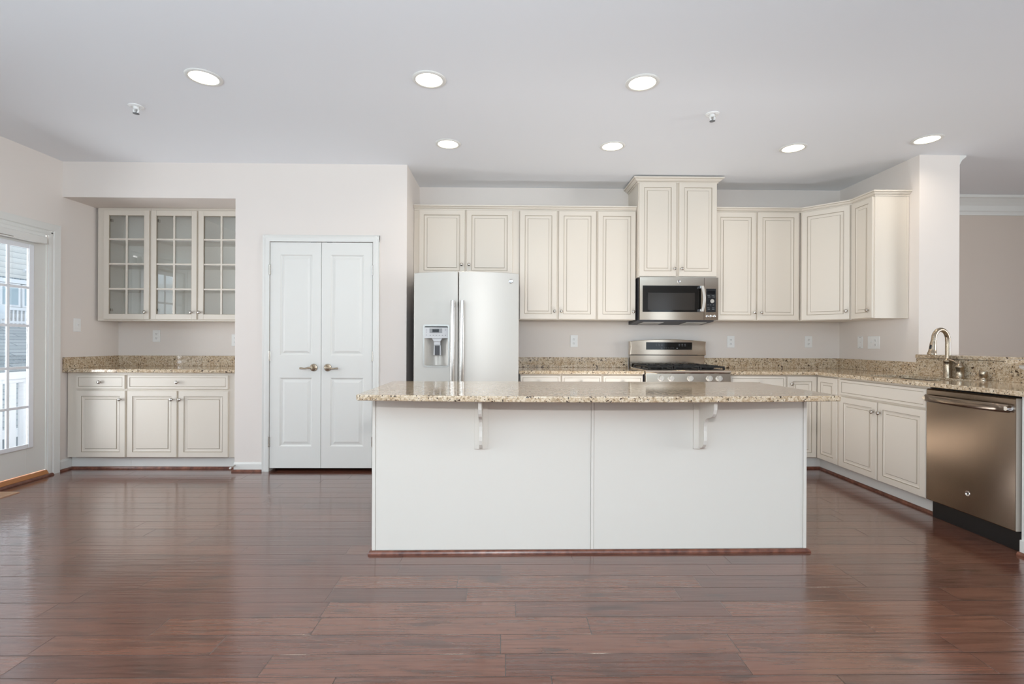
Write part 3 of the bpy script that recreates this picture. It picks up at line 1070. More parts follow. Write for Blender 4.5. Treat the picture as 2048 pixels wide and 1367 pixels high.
# ------------------------------------------------------------------ sink, faucet, soap dispenser
sk = thing('sink', 'undermount steel sink bowl sunk into the right worktop', 'sink', (SX0, SY0, 0.68))
bm = new_bm()
a, b, zz = SX1 - SX0, SY1 - SY0, 0.19
e = 0.012
outer_t = [(-e, -e), (a + e, -e), (a + e, b + e), (-e, b + e)]
inner = [(0, 0), (a, 0), (a, b), (0, b)]
low = [(0.03, 0.03), (a - 0.03, 0.03), (a - 0.03, b - 0.03), (0.03, b - 0.03)]
O_ = [bm.verts.new((x, y, zz)) for x, y in outer_t]
I_ = [bm.verts.new((x, y, zz)) for x, y in inner]
L_ = [bm.verts.new((x, y, 0)) for x, y in low]
for k in range(4):
    j = (k + 1) % 4
    bm.faces.new((O_[k], O_[j], I_[j], I_[k])); bm.faces.new((I_[k], I_[j], L_[j], L_[k]))
bm.faces.new(L_)
s_ = obj('bowl', bm, 'sinksteel', sk)
s_.modifiers.new('solid', 'SOLIDIFY').thickness = 0.003
bm = new_bm(); lathe(bm, [(0.045, 0.001), (0.043, 0.004), (0.02, 0.002), (0, 0.002)], (a / 2, b / 2, 0.003), (0, 0, 1))
obj('drain', bm, 'chrome', sk, smooth=True)

FX = 3.402
fc = thing('faucet', 'brushed nickel gooseneck faucet with separate lever on the right worktop', 'faucet', (FX, 3.752, TZ))
bm = new_bm()
lathe(bm, [(0.030, 0), (0.031, 0.006), (0.027, 0.012), (0.026, 0.10), (0.0265, 0.118), (0.030, 0.122), (0.030, 0.130), (0.024, 0.138), (0.0165, 0.15), (0, 0.15)], (0, 0, 0), (0, 0, 1))
obj('body', bm, 'bronze_nickel', fc, smooth=True)
u = Vector((-0.96, -0.28, 0)).normalized()
def fp(o, z): return (u.x * o, u.y * o, z)
bm = new_bm()
pts = [fp(0, 0.145), fp(0, 0.20), fp(0, 0.265)]
Rr = 0.078
for k in range(1, 12):
    t_ = math.pi * k / 13.0
    pts.append(fp(Rr - Rr * math.cos(t_), 0.285 + Rr * 1.05 * math.sin(t_)))
pts.append(fp(2 * Rr + 0.002, 0.268))
tube(bm, pts, 0.0165, 16)
obj('spout', bm, 'bronze_nickel', fc, smooth=True)
bm = new_bm()
tube(bm, [fp(0.157, 0.278), fp(0.159, 0.266), fp(0.160, 0.262), fp(0.166, 0.220), fp(0.170, 0.195), fp(0.171, 0.190), fp(0.173, 0.176)],
     [0.018, 0.0195, 0.020, 0.0225, 0.026, 0.029, 0.0295], 18)
obj('spray_head', bm, 'bronze_nickel', fc, smooth=True)
bm = new_bm(); tube(bm, [fp(0.182, 0.250), fp(0.187, 0.236), fp(0.192, 0.222)], [0.006, 0.007, 0.005], 8)
obj('spray_button', bm, 'black', fc, smooth=True)
bm = new_bm()
lathe(bm, [(0.029, 0), (0.030, 0.006), (0.026, 0.010), (0.026, 0.078), (0.030, 0.082), (0.030, 0.090), (0.022, 0.100), (0.013, 0.112), (0.009, 0.122), (0.007, 0.130), (0, 0.132)], (0, 0, 0), (0, 0, 1))
fh = obj('handle', bm, 'bronze_nickel', fc, loc=(0, -0.100, 0), smooth=True)
bm = new_bm(); tube(bm, [(0, 0.004, 0.104), (-0.008, 0.03, 0.122), (-0.014, 0.06, 0.136), (-0.016, 0.082, 0.143)], [0.006, 0.0065, 0.008, 0.008], 12)
obj('lever', bm, 'bronze_nickel', fh, smooth=True)
sd = thing('air_gap_cap', 'short brushed nickel cylinder cap on the right worktop, right of the faucet', 'cap', (FX, 3.468, TZ))
bm = new_bm()
lathe(bm, [(0.026, 0), (0.026, 0.006), (0.020, 0.012), (0.020, 0.022), (0.024, 0.026), (0.024, 0.058), (0.022, 0.064), (0, 0.066)], (0, 0, 0), (0, 0, 1))
obj('cap', bm, 'bronze_nickel', sd, smooth=True)

# ------------------------------------------------------------------ emblem (round badge with a curled line)
def badge(parent, origin, axis, r=0.020):
    bm = new_bm()
    lathe(bm, [(r * 1.02, 0), (r, 0.002), (r * 0.9, 0.003), (r * 0.82, 0.0022), (0, 0.0022)], origin, axis, 28)
    n0 = len(bm.faces)
    ax = Vector(axis).normalized()
    side = ax.cross(Vector((0, 0, 1))).normalized()
    for sgn in (1, -1):
        pts = []
        for k in range(15):
            t_ = k / 14 * 4.4
            rr = r * (0.12 + 0.42 * k / 14)
            p = Vector(origin) + ax * 0.003 + side * (sgn * (r * 0.12 + rr * math.cos(t_) * 0.62)) + Vector((0, 0, 1)) * (sgn * rr * math.sin(t_))
            pts.append(p)
        tube(bm, pts, r * 0.05, 6)
    bm.faces.ensure_lookup_table()
    for f in bm.faces[n0:]:
        f.material_index = 1
    obj('badge', bm, ['chrome', 'fridge_side'], parent, smooth=True)

def marks(parent, cells, y0, y1, m):
    for x, x2, z, z2 in cells:
        bm = new_bm(); box(bm, x, x2, y0, y1, z, z2)
        obj('printed_legend', bm, m, parent)

# ------------------------------------------------------------------ refrigerator
FX0, FX1, FYE = -0.792, 0.116, 4.285
fr = thing('refrigerator', 'stainless side-by-side refrigerator with an ice and water dispenser', 'refrigerator', (FX0, FYE, 0))
FW = FX1 - FX0
bm = new_bm(); box(bm, 0.004, FW - 0.004, 0.072, 0.785, 0.025, 1.742)
obj('cabinet', bm, 'fridge_side', fr, bevel=0.003)
bm = new_bm(); box(bm, 0.02, FW - 0.02, 0.06, 0.09, 0.0, 0.095)
obj('base_grille', bm, 'black', fr)
def fyy(x):                    # gentle outward bow of both doors
    s = (x - FW / 2) / (FW / 2)
    return -0.038 * (1 - s * s)
def fzt(x):
    s = (x - FW / 2) / (FW / 2)
    return 1.756 + 0.014 * (1 - s * s)
def fridge_door(name, x0, x1, hole=None):
    nx = 14
    xs = sorted({x0 + (x1 - x0) * i / nx for i in range(nx + 1)} | ({hole[0], hole[1]} if hole else set()))
    zs = [0.10, 0.5] + ([hole[2], hole[3]] if hole else [0.95, 1.3]) + [1.6, 1.7]
    bm = new_bm()
    V = {}
    def v(x, z, back=False):
        k = (round(x, 5), z, back)
        if k not in V:
            zz_ = fzt(x) if z == 'top' else z
            V[k] = bm.verts.new((x, 0.066 if back else fyy(x), zz_))
        return V[k]
    zl = zs + ['top']
    for xa, xb in zip(xs, xs[1:]):
        for za, zb in zip(zl, zl[1:]):
            if hole and xa >= hole[0] - 1e-6 and xb <= hole[1] + 1e-6 and za == hole[2]:
                continue
            bm.faces.new((v(xa, za), v(xb, za), v(xb, zb), v(xa, zb)))
        bm.faces.new((v(xa, 'top'), v(xb, 'top'), v(xb, 'top', True), v(xa, 'top', True)))
        bm.faces.new((v(xa, zl[0]), v(xb, zl[0]), v(xb, zl[0], True), v(xa, zl[0], True)))
    for x in (xs[0], xs[-1]):
        for za, zb in zip(zl, zl[1:]):
            bm.faces.new((v(x, za), v(x, zb), v(x, zb, True), v(x, za, True)))
    return obj(name, bm, 'steel', fr, smooth=True, bevel=0.004)
HX0, HX1, HZ0, HZ1 = 0.092, 0.304, 0.955, 1.304
fd = fridge_door('freezer_door', 0.0, FW * 0.4225, (HX0, HX1, HZ0, HZ1))
rd = fridge_door('fridge_door', FW * 0.4305, FW)
def fhandle(parent, x):
    bm = new_bm()
    pts, n = [], 18
    for k in range(n + 1):
        s = k / n
        z = 0.56 + (1.515 - 0.56) * s
        out = 0.052 + 0.016 * math.sin(math.pi * s)
        pts.append((x, fyy(x) - out, z))
    # flattened bar: two tubes side by side would look round, so build an oval section
    rings = []
    for p in pts:
        rings.append([bm.verts.new((p[0] + 0.019 * math.cos(a_), p[1] + 0.012 * math.sin(a_), p[2])) for a_ in [2 * math.pi * i / 16 for i in range(16)]])
    for A, B in zip(rings, rings[1:]):
        for i in range(16):
            bm.faces.new((A[i], A[(i + 1) % 16], B[(i + 1) % 16], B[i]))
    bm.faces.new(rings[0]); bm.faces.new(list(reversed(rings[-1])))
    for z in (0.60, 1.48):
        box(bm, x - 0.012, x + 0.012, fyy(x) - 0.05, fyy(x) + 0.002, z - 0.02, z + 0.02)
    obj('handle', bm, 'bar', parent, smooth=True)
fhandle(fd, 0.345)
fhandle(rd, 0.425)
# dispenser
hy = fyy((HX0 + HX1) / 2)
bm = new_bm()                                            # bezel
def rrect(x0, x1, z0, z1, r, n=5):
    out = []
    for cx, cz, a0 in ((x1 - r, z0 + r, -90), (x1 - r, z1 - r, 0), (x0 + r, z1 - r, 90), (x0 + r, z0 + r, 180)):
        for i in range(n + 1):
            t_ = R(a0 + 90 * i / n)
            out.append((cx + r * math.cos(t_), cz + r * math.sin(t_)))
    return out
A_ = rrect(HX0 - 0.010, HX1 + 0.010, HZ0 - 0.010, HZ1 + 0.008, 0.022)
B_ = rrect(HX0 + 0.004, HX1 - 0.004, HZ0 + 0.004, HZ1 - 0.006, 0.012)
rings = [[bm.verts.new((x, fyy(x) + 0.004, z)) for x, z in A_], [bm.verts.new((x, fyy(x) - 0.007, z)) for x, z in A_],
         [bm.verts.new((x, fyy(x) - 0.007, z)) for x, z in B_], [bm.verts.new((x, hy + 0.02, z)) for x, z in B_]]
for P_, Q_ in zip(rings, rings[1:]):
    for i in range(len(P_)):
        j = (i + 1) % len(P_)
        bm.faces.new((P_[i], P_[j], Q_[j], Q_[i]))
dz = obj('dispenser', bm, 'bezel', fr, smooth=True)
bm = new_bm()                                            # curved recess
n = 10
rows = []
for z in (HZ0 + 0.004, 1.192):
    rows.append([bm.verts.new((HX0 + 0.004 + (HX1 - HX0 - 0.008) * i / n, hy + 0.006 + 0.058 * math.sin(math.pi * i / n), z)) for i in range(n + 1)])
for i in range(n):
    bm.faces.new((rows[0][i], rows[0][i + 1], rows[1][i + 1], rows[1][i]))
bm.faces.new(rows[0]); bm.faces.new(rows[1])
obj('dispenser_recess', bm, 'steel', dz, smooth=True)
bm = new_bm(); box(bm, HX0 + 0.004, HX1 - 0.004, hy - 0.002, hy + 0.02, 1.193, 1.286)
obj('control_panel', bm, 'silver', dz, bevel=0.002)
bm = new_bm()
prism(bm, [(HX0 + 0.004, 1.286), (HX1 - 0.004, 1.286), (HX1 - 0.010, 1.296), (HX0 + (HX1 - HX0) / 2, 1.299), (HX0 + 0.010, 1.296)], 'Y', hy + 0.0, hy + 0.02)
obj('top_shade', bm, 'window_mesh', dz)
bm = new_bm(); box(bm, HX0 + 0.048, HX1 - 0.055, hy - 0.0026, hy, 1.238, 1.278)
obj('display_surround', bm, 'markdark', dz)
bm = new_bm(); box(bm, HX0 + 0.073, HX1 - 0.083, hy - 0.0034, hy, 1.246, 1.270)
obj('display', bm, 'lcd', dz)
cells = [(HX0 + 0.050 + k * 0.026, HX0 + 0.060 + k * 0.026, 1.216, 1.221) for k in range(5)]
cells += [(HX0 + 0.018, HX0 + 0.026, z, z + 0.005) for z in (1.262, 1.244, 1.218)]
cells += [(HX1 - 0.03, HX1 - 0.022, 1.262, 1.268), (HX1 - 0.03, HX1 - 0.022, 1.216, 1.222)]
marks(dz, cells, hy - 0.0028, hy, 'markdark')
mx_ = (HX0 + HX1) / 2 + 0.006
bm = new_bm()
prism(bm, [(mx_ - 0.045, 1.193), (mx_ + 0.045, 1.193), (mx_ + 0.028, 1.165), (mx_ - 0.028, 1.165)], 'Y', hy + 0.006, hy + 0.05)
box(bm, mx_ - 0.028, mx_ + 0.028, hy + 0.012, hy + 0.05, 1.135, 1.165)
obj('nozzle', bm, 'silver', dz, bevel=0.003)
bm = new_bm()
prism(bm, [(mx_ - 0.030, 1.135), (mx_ + 0.030, 1.135), (mx_ + 0.034, 1.045), (mx_ - 0.034, 1.045)], 'Y', hy + 0.022, hy + 0.036)
pd = obj('paddle', bm, 'silver', dz, bevel=0.003)
bm = new_bm(); box(bm, mx_ - 0.021, mx_ + 0.021, hy + 0.018, hy + 0.024, 1.048, 1.130)
obj('paddle_pad', bm, 'fridge_side', dz)
badge(rd, (0.838, fyy(0.838), 1.688), (0, -1, 0), 0.020)

# ------------------------------------------------------------------ gas range
GX0, GX1, GY = 1.268, 2.036, 4.44
rg = thing('gas_range', 'stainless gas range with black grates and five knobs', 'range', (GX0, GY, 0))
GW = GX1 - GX0
bm = new_bm(); box(bm, 0.002, GW - 0.002, 0.03, 0.63, 0.05, 0.895)
obj('body', bm, 'fridge_side', rg)
bm = new_bm(); box(bm, 0.03, GW - 0.03, 0.06, 0.6, 0, 0.05)
obj('base', bm, 'black', rg)
bm = new_bm(); box(bm, 0.004, GW - 0.004, -0.012, 0.03, 0.06, 0.20)
obj('drawer', bm, 'steel_hood', rg, bevel=0.004)
bm = new_bm(); box(bm, 0.004, GW - 0.004, -0.015, 0.03, 0.21, 0.765)
od = obj('oven_door', bm, 'steel_hood', rg, bevel=0.004)
bm = new_bm(); box(bm, 0.12, GW - 0.12, -0.0165, -0.014, 0.34, 0.62)
obj('oven_window', bm, 'blackglass', od)
bm = new_bm()
tube(bm, [(0.06, -0.065, 0.72), (GW / 2, -0.075, 0.72), (GW - 0.06, -0.065, 0.72)], 0.012)
for x in (0.07, GW - 0.07):
    box(bm, x - 0.012, x + 0.012, -0.062, -0.013, 0.708, 0.732)
obj('handle', bm, 'steel', od, smooth=True)
bm = new_bm()
prism(bm, [(-0.006, 0.775), (-0.018, 0.79), (-0.004, 0.887), (0.03, 0.887), (0.03, 0.775)], 'X', 0.0, GW)
cp = obj('control_panel', bm, 'steel_hood', rg, bevel=0.002)
for kx in (1.403, 1.494, 1.668, 1.841, 1.930):
    bm = new_bm()
    lathe(bm, [(0.027, 0), (0.027, 0.004), (0.023, 0.006), (0.022, 0.026), (0.020, 0.029), (0, 0.029)], (kx - GX0, -0.010, 0.843), (0, -1, 0.14), 28)
    box(bm, kx - GX0 - 0.0045, kx - GX0 + 0.0045, -0.046, -0.012, 0.826, 0.870)
    obj('knob', bm, 'steel', cp, smooth=True)
bm = new_bm()
prism(bm, [(-0.012, 0.890), (-0.014, 0.902), (-0.010, 0.914), (0.01, 0.920), (0.03, 0.916), (0.54, 0.916), (0.54, 0.890)], 'X', -0.002, GW + 0.002)
obj('cooktop', bm, 'steel_hood', rg, bevel=0.002)
bm = new_bm(); box(bm, 0.03, GW - 0.03, 0.05, 0.53, 0.9162, 0.9185)
obj('burner_well', bm, 'black', rg)
def grate(x0, x1):
    bm = new_bm()
    y0, y1, zt = 0.045, 0.525, 0.950
    s = 0.006
    for y in (y0, y1):
        box(bm, x0, x1, y - s, y + s, zt - 0.012, zt)
    for x in (x0 + s, x1 - s):
        box(bm, x - s, x + s, y0 + s, y1 - s, zt - 0.012, zt)
    for y in (y0, (y0 + y1) / 2, y1):
        for x in (x0 + s, x1 - s):
            box(bm, x - 0.008, x + 0.008, y - 0.008, y + 0.008, 0.9188, zt - 0.012)
    xm = (x0 + x1) / 2
    for y in ((y0 * 3 + y1) / 4, (y0 + 3 * y1) / 4):
        for dx, dy in ((1, 0), (-1, 0)):
            box(bm, *sorted((xm + dx * 0.03, (x1 if dx > 0 else x0) - dx * 0.012)), y - s, y + s, zt - 0.01, zt + 0.004)
    for ya, yb in ((y0 + s, y0 + 0.10), (y1 - 0.10, y1 - s), ((y0 + y1) / 2 - 0.08, (y0 + y1) / 2 + 0.08)):
        box(bm, xm - s, xm + s, ya, yb, zt - 0.01, zt + 0.004)
    box(bm, x0 + s, x1 - s, (y0 + y1) / 2 - s, (y0 + y1) / 2 + s, zt - 0.012, zt)
    obj('grate', bm, 'iron', rg, bevel=0.002)
for x0 in (0.035, 0.272, 0.509):
    grate(x0, x0 + 0.226)
for x, y, r in ((0.148, 0.165, 0.045), (0.148, 0.405, 0.035), (0.385, 0.285, 0.05), (0.622, 0.165, 0.05), (0.622, 0.405, 0.032)):
    bm = new_bm(); lathe(bm, [(r * 1.15, 0), (r * 1.15, 0.008), (r, 0.010), (r, 0.017), (r * 0.9, 0.019), (0, 0.019)], (x, y, 0.9187), (0, 0, 1))
    obj('burner', bm, 'iron', rg, smooth=True)
bm = new_bm(); box(bm, 0.004, GW - 0.004, 0.575, 0.635, 0.895, 1.035)
obj('lower_backguard', bm, 'steel_hood', rg)
bm = new_bm()
top = []
for k in range(13):
    s = k / 12
    top.append((0.0 + GW * s, 1.178 + 0.022 * math.sin(math.pi * s)))
prof = [(-0.002, 1.040), (GW + 0.002, 1.040)] + [(GW - 0.004 - 0.0, 1.12)] + list(reversed(top))[0:] + [(0.004, 1.12)]
prism(bm, prof, 'Y', 0.545, 0.638)
ub = obj('backguard', bm, 'steel_hood', rg, bevel=0.004)
bm = new_bm(); box(bm, 0.158, GW - 0.142, 0.5425, 0.5455, 1.093, 1.168)
gp = obj('display_panel', bm, 'blackglass', rg)
cells = []
for bx_ in (0.255, 0.490):
    for r_ in range(2):
        for c_ in range(3):
            cells.append((bx_ + c_ * 0.028, bx_ + c_ * 0.028 + 0.014, 1.130 + r_ * 0.016, 1.135 + r_ * 0.016))
cells += [(0.345 + k * 0.018, 0.351 + k * 0.018, 1.108, 1.113) for k in range(6)]
cells += [(0.308, 0.322, 1.104, 1.112), (0.466, 0.480, 1.104, 1.112)]
marks(gp, cells, 0.5415, 0.543, 'mark')
bm = new_bm(); box(bm, 0.004, GW - 0.004, 0.560, 0.636, 1.0345, 1.0405)
obj('seam', bm, 'black', rg)

# ------------------------------------------------------------------ over-the-range microwave
MX0, MX1, MY = 1.279, 2.029, 4.685
MZ0, MZ1 = 1.381, 1.7865
mw = thing('microwave', 'stainless over-the-range microwave mounted under the raised cabinet', 'microwave', (MX0, MY, MZ0))
MW, MH = MX1 - MX0, MZ1 - MZ0
bm = new_bm(); box(bm, 0.0, MW - 0.0, 0.03, 0.395, 0.0, MH)
obj('case', bm, 'fridge_side', mw)
bm = new_bm()
prism(bm, [(0.05, -0.0005), (0.06, -0.012), (0.38, -0.034), (0.395, -0.034), (0.395, -0.0005)], 'X', -0.008, MW - 0.02)
ud = obj('underside', bm, 'fridge_side', mw)
for x in (0.06, 0.48):
    bm = new_bm()
    prism(bm, [(0.10, -0.0165), (0.10, -0.0205), (0.30, -0.0345), (0.30, -0.0300)], 'X', x, x + 0.2)
    obj('grease_filter', bm, 'steel', ud)
xd = 0.613                    # door / panel split
GZa, GZb = 0.076, 0.327
def bow(x):                    # glass bottom edge sags a little in the middle
    return 0
bm = new_bm()                  # door frame round the glass
for a, b, c, d in ((0.0, xd, GZb, MH), (0.0, xd, 0.0, GZa), (0.0, 0.026, GZa, GZb), (0.588, xd, GZa, GZb)):
    box(bm, a, b, 0.0, 0.03, c, d)
md = obj('door', bm, 'steel_hood', mw)
bm = new_bm(); box(bm, 0.026, 0.588, 0.004, 0.028, GZa, GZb)
obj('glass', bm, 'blackglass', md)
bm = new_bm(); box(bm, 0.078, 0.527, 0.0032, 0.0045, GZa + 0.02, 0.249 + 0.01)
obj('window', bm, 'window_mesh', md)
bm = new_bm()
rings = []
for k in range(17):
    s = k / 16
    z = GZa + 0.004 + (GZb - GZa - 0.008) * s
    y = -0.030 - 0.018 * math.sin(math.pi * s)
    xo = 0.592 + 0.012 * math.sin(math.pi * s) - 0.006
    rings.append([bm.verts.new((xo + 0.014 * math.cos(a_), y + 0.008 * math.sin(a_), z)) for a_ in [2 * math.pi * i / 14 for i in range(14)]])
for A, B in zip(rings, rings[1:]):
    for i in range(14):
        bm.faces.new((A[i], A[(i + 1) % 14], B[(i + 1) % 14], B[i]))
bm.faces.new(rings[0]); bm.faces.new(list(reversed(rings[-1])))
hd = obj('handle', bm, 'steel', md, smooth=True)
for z in (GZa + 0.016, GZb - 0.016):
    bm = new_bm(); box(bm, 0.565, 0.588, -0.034, 0.004, z - 0.012, z + 0.012)
    obj('handle_mount', bm, 'chrome', md, bevel=0.002)
bm = new_bm()
for a, b, c, d in ((xd + 0.003, MW, 0.300, MH), (xd + 0.003, MW, 0.0, GZa), (MW - 0.022, MW, GZa, 0.300), (xd + 0.003, 0.634, GZa, 0.300)):
    box(bm, a, b, 0.0, 0.03, c, d)
cp = obj('control_side', bm, 'steel_hood', mw)
bm = new_bm(); box(bm, 0.634, MW - 0.022, 0.002, 0.028, GZa, 0.300)
kp = obj('keypad', bm, 'black', mw)
bm = new_bm(); box(bm, 0.646, MW - 0.028, 0.0010, 0.0022, 0.250, 0.280)
obj('display', bm, 'lcd', kp)
bm = new_bm()
pts = [(0.691 + 0.0165 * math.cos(2 * math.pi * k / 24), -0.004, 0.181 + 0.0165 * math.sin(2 * math.pi * k / 24)) for k in range(25)]
tube(bm, pts, 0.0026, 8, cap=False)
lathe(bm, [(0.014, 0), (0.013, 0.008), (0, 0.009)], (0.691, 0.002, 0.181), (0, -1, 0), 20)
obj('dial', bm, 'steel', kp, smooth=True)
cells = []
for z, cols in ((0.232, (0.648, 0.690)), (0.218, (0.654, 0.697)), (0.143, (0.648, 0.672, 0.700)), (0.116, (0.646, 0.692)), (0.102, (0.650, 0.692))):
    for x in cols:
        cells.append((x, x + (0.012 if len(cols) == 3 else 0.022), z, z + 0.004))
marks(kp, cells, 0.0012, 0.0022, 'mark')
for x in (0.645, 0.680, 0.714):
    bm = new_bm(); lathe(bm, [(0.012, 0), (0.012, 0.004), (0.009, 0.006), (0, 0.0065)], (x, 0.0, 0.038), (0, -1, 0), 20)
    obj('button', bm, 'chrome', cp, smooth=True)
badge(md, (0.373, 0.0, 0.366), (0, -1, 0), 0.016)

# ------------------------------------------------------------------ dishwasher (faces -X; local x runs towards the camera)
DWY0 = 3.300
dw = thing('dishwasher', 'stainless dishwasher with a bar handle at the right edge of the picture', 'dishwasher', (2.848, DWY0, 0), -math.pi / 2)
DWW = 0.585
bm = new_bm(); box(bm, 0.006, DWW - 0.006, 0.032, 0.58, 0.11, 0.868)
obj('tub', bm, 'black', dw)
bm = new_bm(); box(bm, 0.0, DWW + 0.0, 0.045, 0.075, 0.0, 0.112)
obj('toe_panel', bm, 'black', dw, bevel=0.002)
bm = new_bm()
prism(bm, [(0.0, 0.122), (0.0, 0.855), (0.006, 0.864), (0.03, 0.866), (0.03, 0.118), (0.004, 0.118)], 'X', 0.0, DWW)
dd = obj('door', bm, 'steel_v', dw, bevel=0.002)
bm = new_bm(); box(bm, DWW, DWW + 0.0025, 0.002, 0.031, 0.122, 0.862)
obj('door_edge', bm, 'edge', dd)
bm = new_bm()
n = 20
pts, rad = [], []
for k in range(n + 1):
    s = k / n
    pts.append((0.006 + (DWW - 0.030) * s, -0.012 - 0.034 * math.sin(math.pi * min(1, max(0, s))) ** 0.5, 0.802))
rings = []
for p in pts:
    rings.append([bm.verts.new((p[0], p[1] + 0.011 * math.cos(a_), p[2] + 0.024 * math.sin(a_))) for a_ in [2 * math.pi * i / 16 for i in range(16)]])
for A, B in zip(rings, rings[1:]):
    for i in range(16):
        bm.faces.new((A[i], A[(i + 1) % 16], B[(i + 1) % 16], B[i]))
bm.faces.new(rings[0]); bm.faces.new(list(reversed(rings[-1])))
hb = obj('handle', bm, 'steel_v', dd, smooth=True)
for x in (0.012, DWW - 0.03):
    bm = new_bm(); lathe(bm, [(0.020, 0), (0.018, 0.012), (0.014, 0.02), (0.012, 0.03), (0, 0.03)], (x, 0.0, 0.802), (0, -1, 0), 18)
    obj('handle_end', bm, 'chrome', dd, smooth=True)
for k in range(11):
    bm = new_bm(); box(bm, 0.06 + k * 0.036, 0.078 + k * 0.036, 0.010, 0.018, 0.8655, 0.8668)
    obj('printed_legend', bm, 'black', dd)
badge(dd, (0.300, 0.0, 0.245), (0, -1, 0), 0.016)
# end panel of the peninsula
ep = thing('peninsula_end_panel', 'white end panel with baseboard closing the peninsula next to the dishwasher', 'panel', (2.862, 2.60, 0))
bm = new_bm(); box(bm, 0, XR - 2.862 - 0.001, 0, 0.095, 0, CZ - 0.0005)
obj('panel', bm, 'white', ep)
bm = new_bm(); box(bm, -0.014, 0, -0.014, 0.095, 0.0, 0.085); box(bm, 0, XR - 2.862, -0.014, 0, 0.0, 0.085)
obj('baseboard', bm, 'white', ep, bevel=0.004)
bm = new_bm(); prism(bm, [(-0.014 - a, b) for a, b in SHOE], 'Y', -0.03, 0.095)
obj('shoe', bm, 'shoe', ep)

# ------------------------------------------------------------------ island
isl = thing('kitchen_island', 'white panelled kitchen island in the middle of the floor', 'island', (-0.727, 2.718, 0), 0.0100)
IW, IH = 2.417, 0.8645
bm = new_bm(); box(bm, 0.002, IW - 0.002, 0.012, 0.62, 0.0, IH)
obj('body', bm, 'island', isl)
for x0, x1 in ((0.019, 1.204), (1.222, IW - 0.019)):
    bm = new_bm(); box(bm, x0, x1, 0.004, 0.012, 0.019, IH)
    obj('back_panel', bm, 'island', isl)
for x0, x1 in ((0.0, 0.0175), (1.2055, 1.2205), (IW - 0.0175, IW)):
    bm = new_bm(); box(bm, x0, x1, 0.0, 0.012, 0.019, IH)
    obj('stile', bm, 'island', isl, bevel=0.0012)
bm = new_bm()
crown_path(bm, [(-0.0, 0.60), (-0.0, 0.0), (IW, 0.0), (IW, 0.60)], [(-a, b) for a, b in SHOE], 0.0)
obj('shoe_moulding', bm, 'shoe', isl)
for cx in (0.597, 1.812):
    bm = new_bm(); box(bm, cx - 0.037, cx + 0.037, -0.010, 0.003, 0.577, IH - 0.0005)
    pl = obj('corbel', bm, 'island', isl, bevel=0.001)
    bm = new_bm(); prism(bm, [(-0.010 - a, IH - 0.001 + b) for a, b in corbel_profile(0.195, 0.287)], 'X', cx - 0.009, cx + 0.009)
    obj('bracket', bm, 'island', pl, bevel=0.0015)
it = thing('island_worktop', 'granite island worktop with a gently bowed front edge', 'worktop', (-0.727, 2.718, 0.8650), 0.0100)
x0, x1 = -0.032, IW + 0.053
yb = 0.655
front = []
for k in range(25):
    s = k / 24
    x = x0 + 0.02 + (x1 - x0 - 0.04) * s
    front.append((x, -0.215 - 0.070 * (1 - (2 * s - 1) ** 2)))
def corner(cx, cy, r, a0, n=5):
    return [(cx + r * math.cos(R(a0 + 90 * i / n)), cy + r * math.sin(R(a0 + 90 * i / n))) for i in range(n + 1)]
poly = [(x0, -0.195), (x0 + 0.006, -0.209)] + front + [(x1 - 0.006, -0.209), (x1, -0.195), (x1, yb - 0.02), (x1 - 0.02, yb), (x0 + 0.02, yb), (x0, yb - 0.02)]
bm = new_bm(); prism(bm, poly, 'Z', 0.0, 0.030)
obj('slab', bm, 'granite', it, bevel=0.006, segs=3)

# ------------------------------------------------------------------ alcove dry bar
AY = 4.490                    # face frame plane of the base
ax0 = XL + 0.002
ar = thing('base_cabinet', 'narrow left cream base cabinet in the alcove with one drawer and one door', 'cabinet', (ax0, AY, 0), 0, 'cream base cabinets')
bm = new_bm(); box(bm, 0.012, 0.544, 0, 0.58, 0.112, CZ); obj('body', bm, 'cab', ar, bevel=0.0012)
add_drawer(ar, -3.837 - ax0, -3.407 - ax0, 0.728, 0.852, True)
add_door(ar, -3.837 - ax0, -3.402 - ax0, 0.116, 0.712, (-3.440 - ax0, 0.636))
bm = new_bm(); box(bm, 0.013, 0.544, 0.045, 0.06, 0, 0.114); obj('toe_kick', bm, 'white', ar)
bx0 = ax0 + 0.545
al = thing('base_cabinet', 'wider right cream base cabinet in the alcove with one wide drawer and two doors', 'cabinet', (bx0, AY, 0), 0, 'cream base cabinets')
bm = new_bm(); box(bm, 0, XA - 0.001 - bx0, 0, 0.58, 0.112, CZ); obj('body', bm, 'cab', al, bevel=0.0012)
add_drawer(al, -3.383 - bx0, -2.488 - bx0, 0.728, 0.852, True)
add_door(al, -3.385 - bx0, -2.945 - bx0, 0.116, 0.712, (-2.983 - bx0, 0.636))
add_door(al, -2.928 - bx0, -2.488 - bx0, 0.116, 0.712, (-2.920 + 0.010 - bx0, 0.636))
bm = new_bm(); box(bm, 0, XA - 0.001 - bx0, 0.045, 0.06, 0, 0.114); obj('toe_kick', bm, 'white', al)
aw = thing('worktop', 'granite worktop of the built-in alcove cabinet beside the glazed door', 'worktop', (ax0, AY - 0.045, CZ))
aD = YB - (AY - 0.045)
aW = XA - ax0 - 0.001
bm = new_bm(); box(bm, 0, aW, 0, aD - 0.001, 0.0005, TZ - CZ)
obj('slab', bm, 'granite', aw, bevel=0.004)
bm = new_bm()
box(bm, 0.021, aW - 0.021, aD - 0.021, aD - 0.001, TZ - CZ, 1.010 - CZ)
box(bm, 0, 0.020, 0.002, aD - 0.001, TZ - CZ, 1.010 - CZ)
box(bm, aW - 0.020, aW, 0.06, aD - 0.001, TZ - CZ, 1.010 - CZ)
obj('backsplash', bm, 'granite', aw, bevel=0.002)
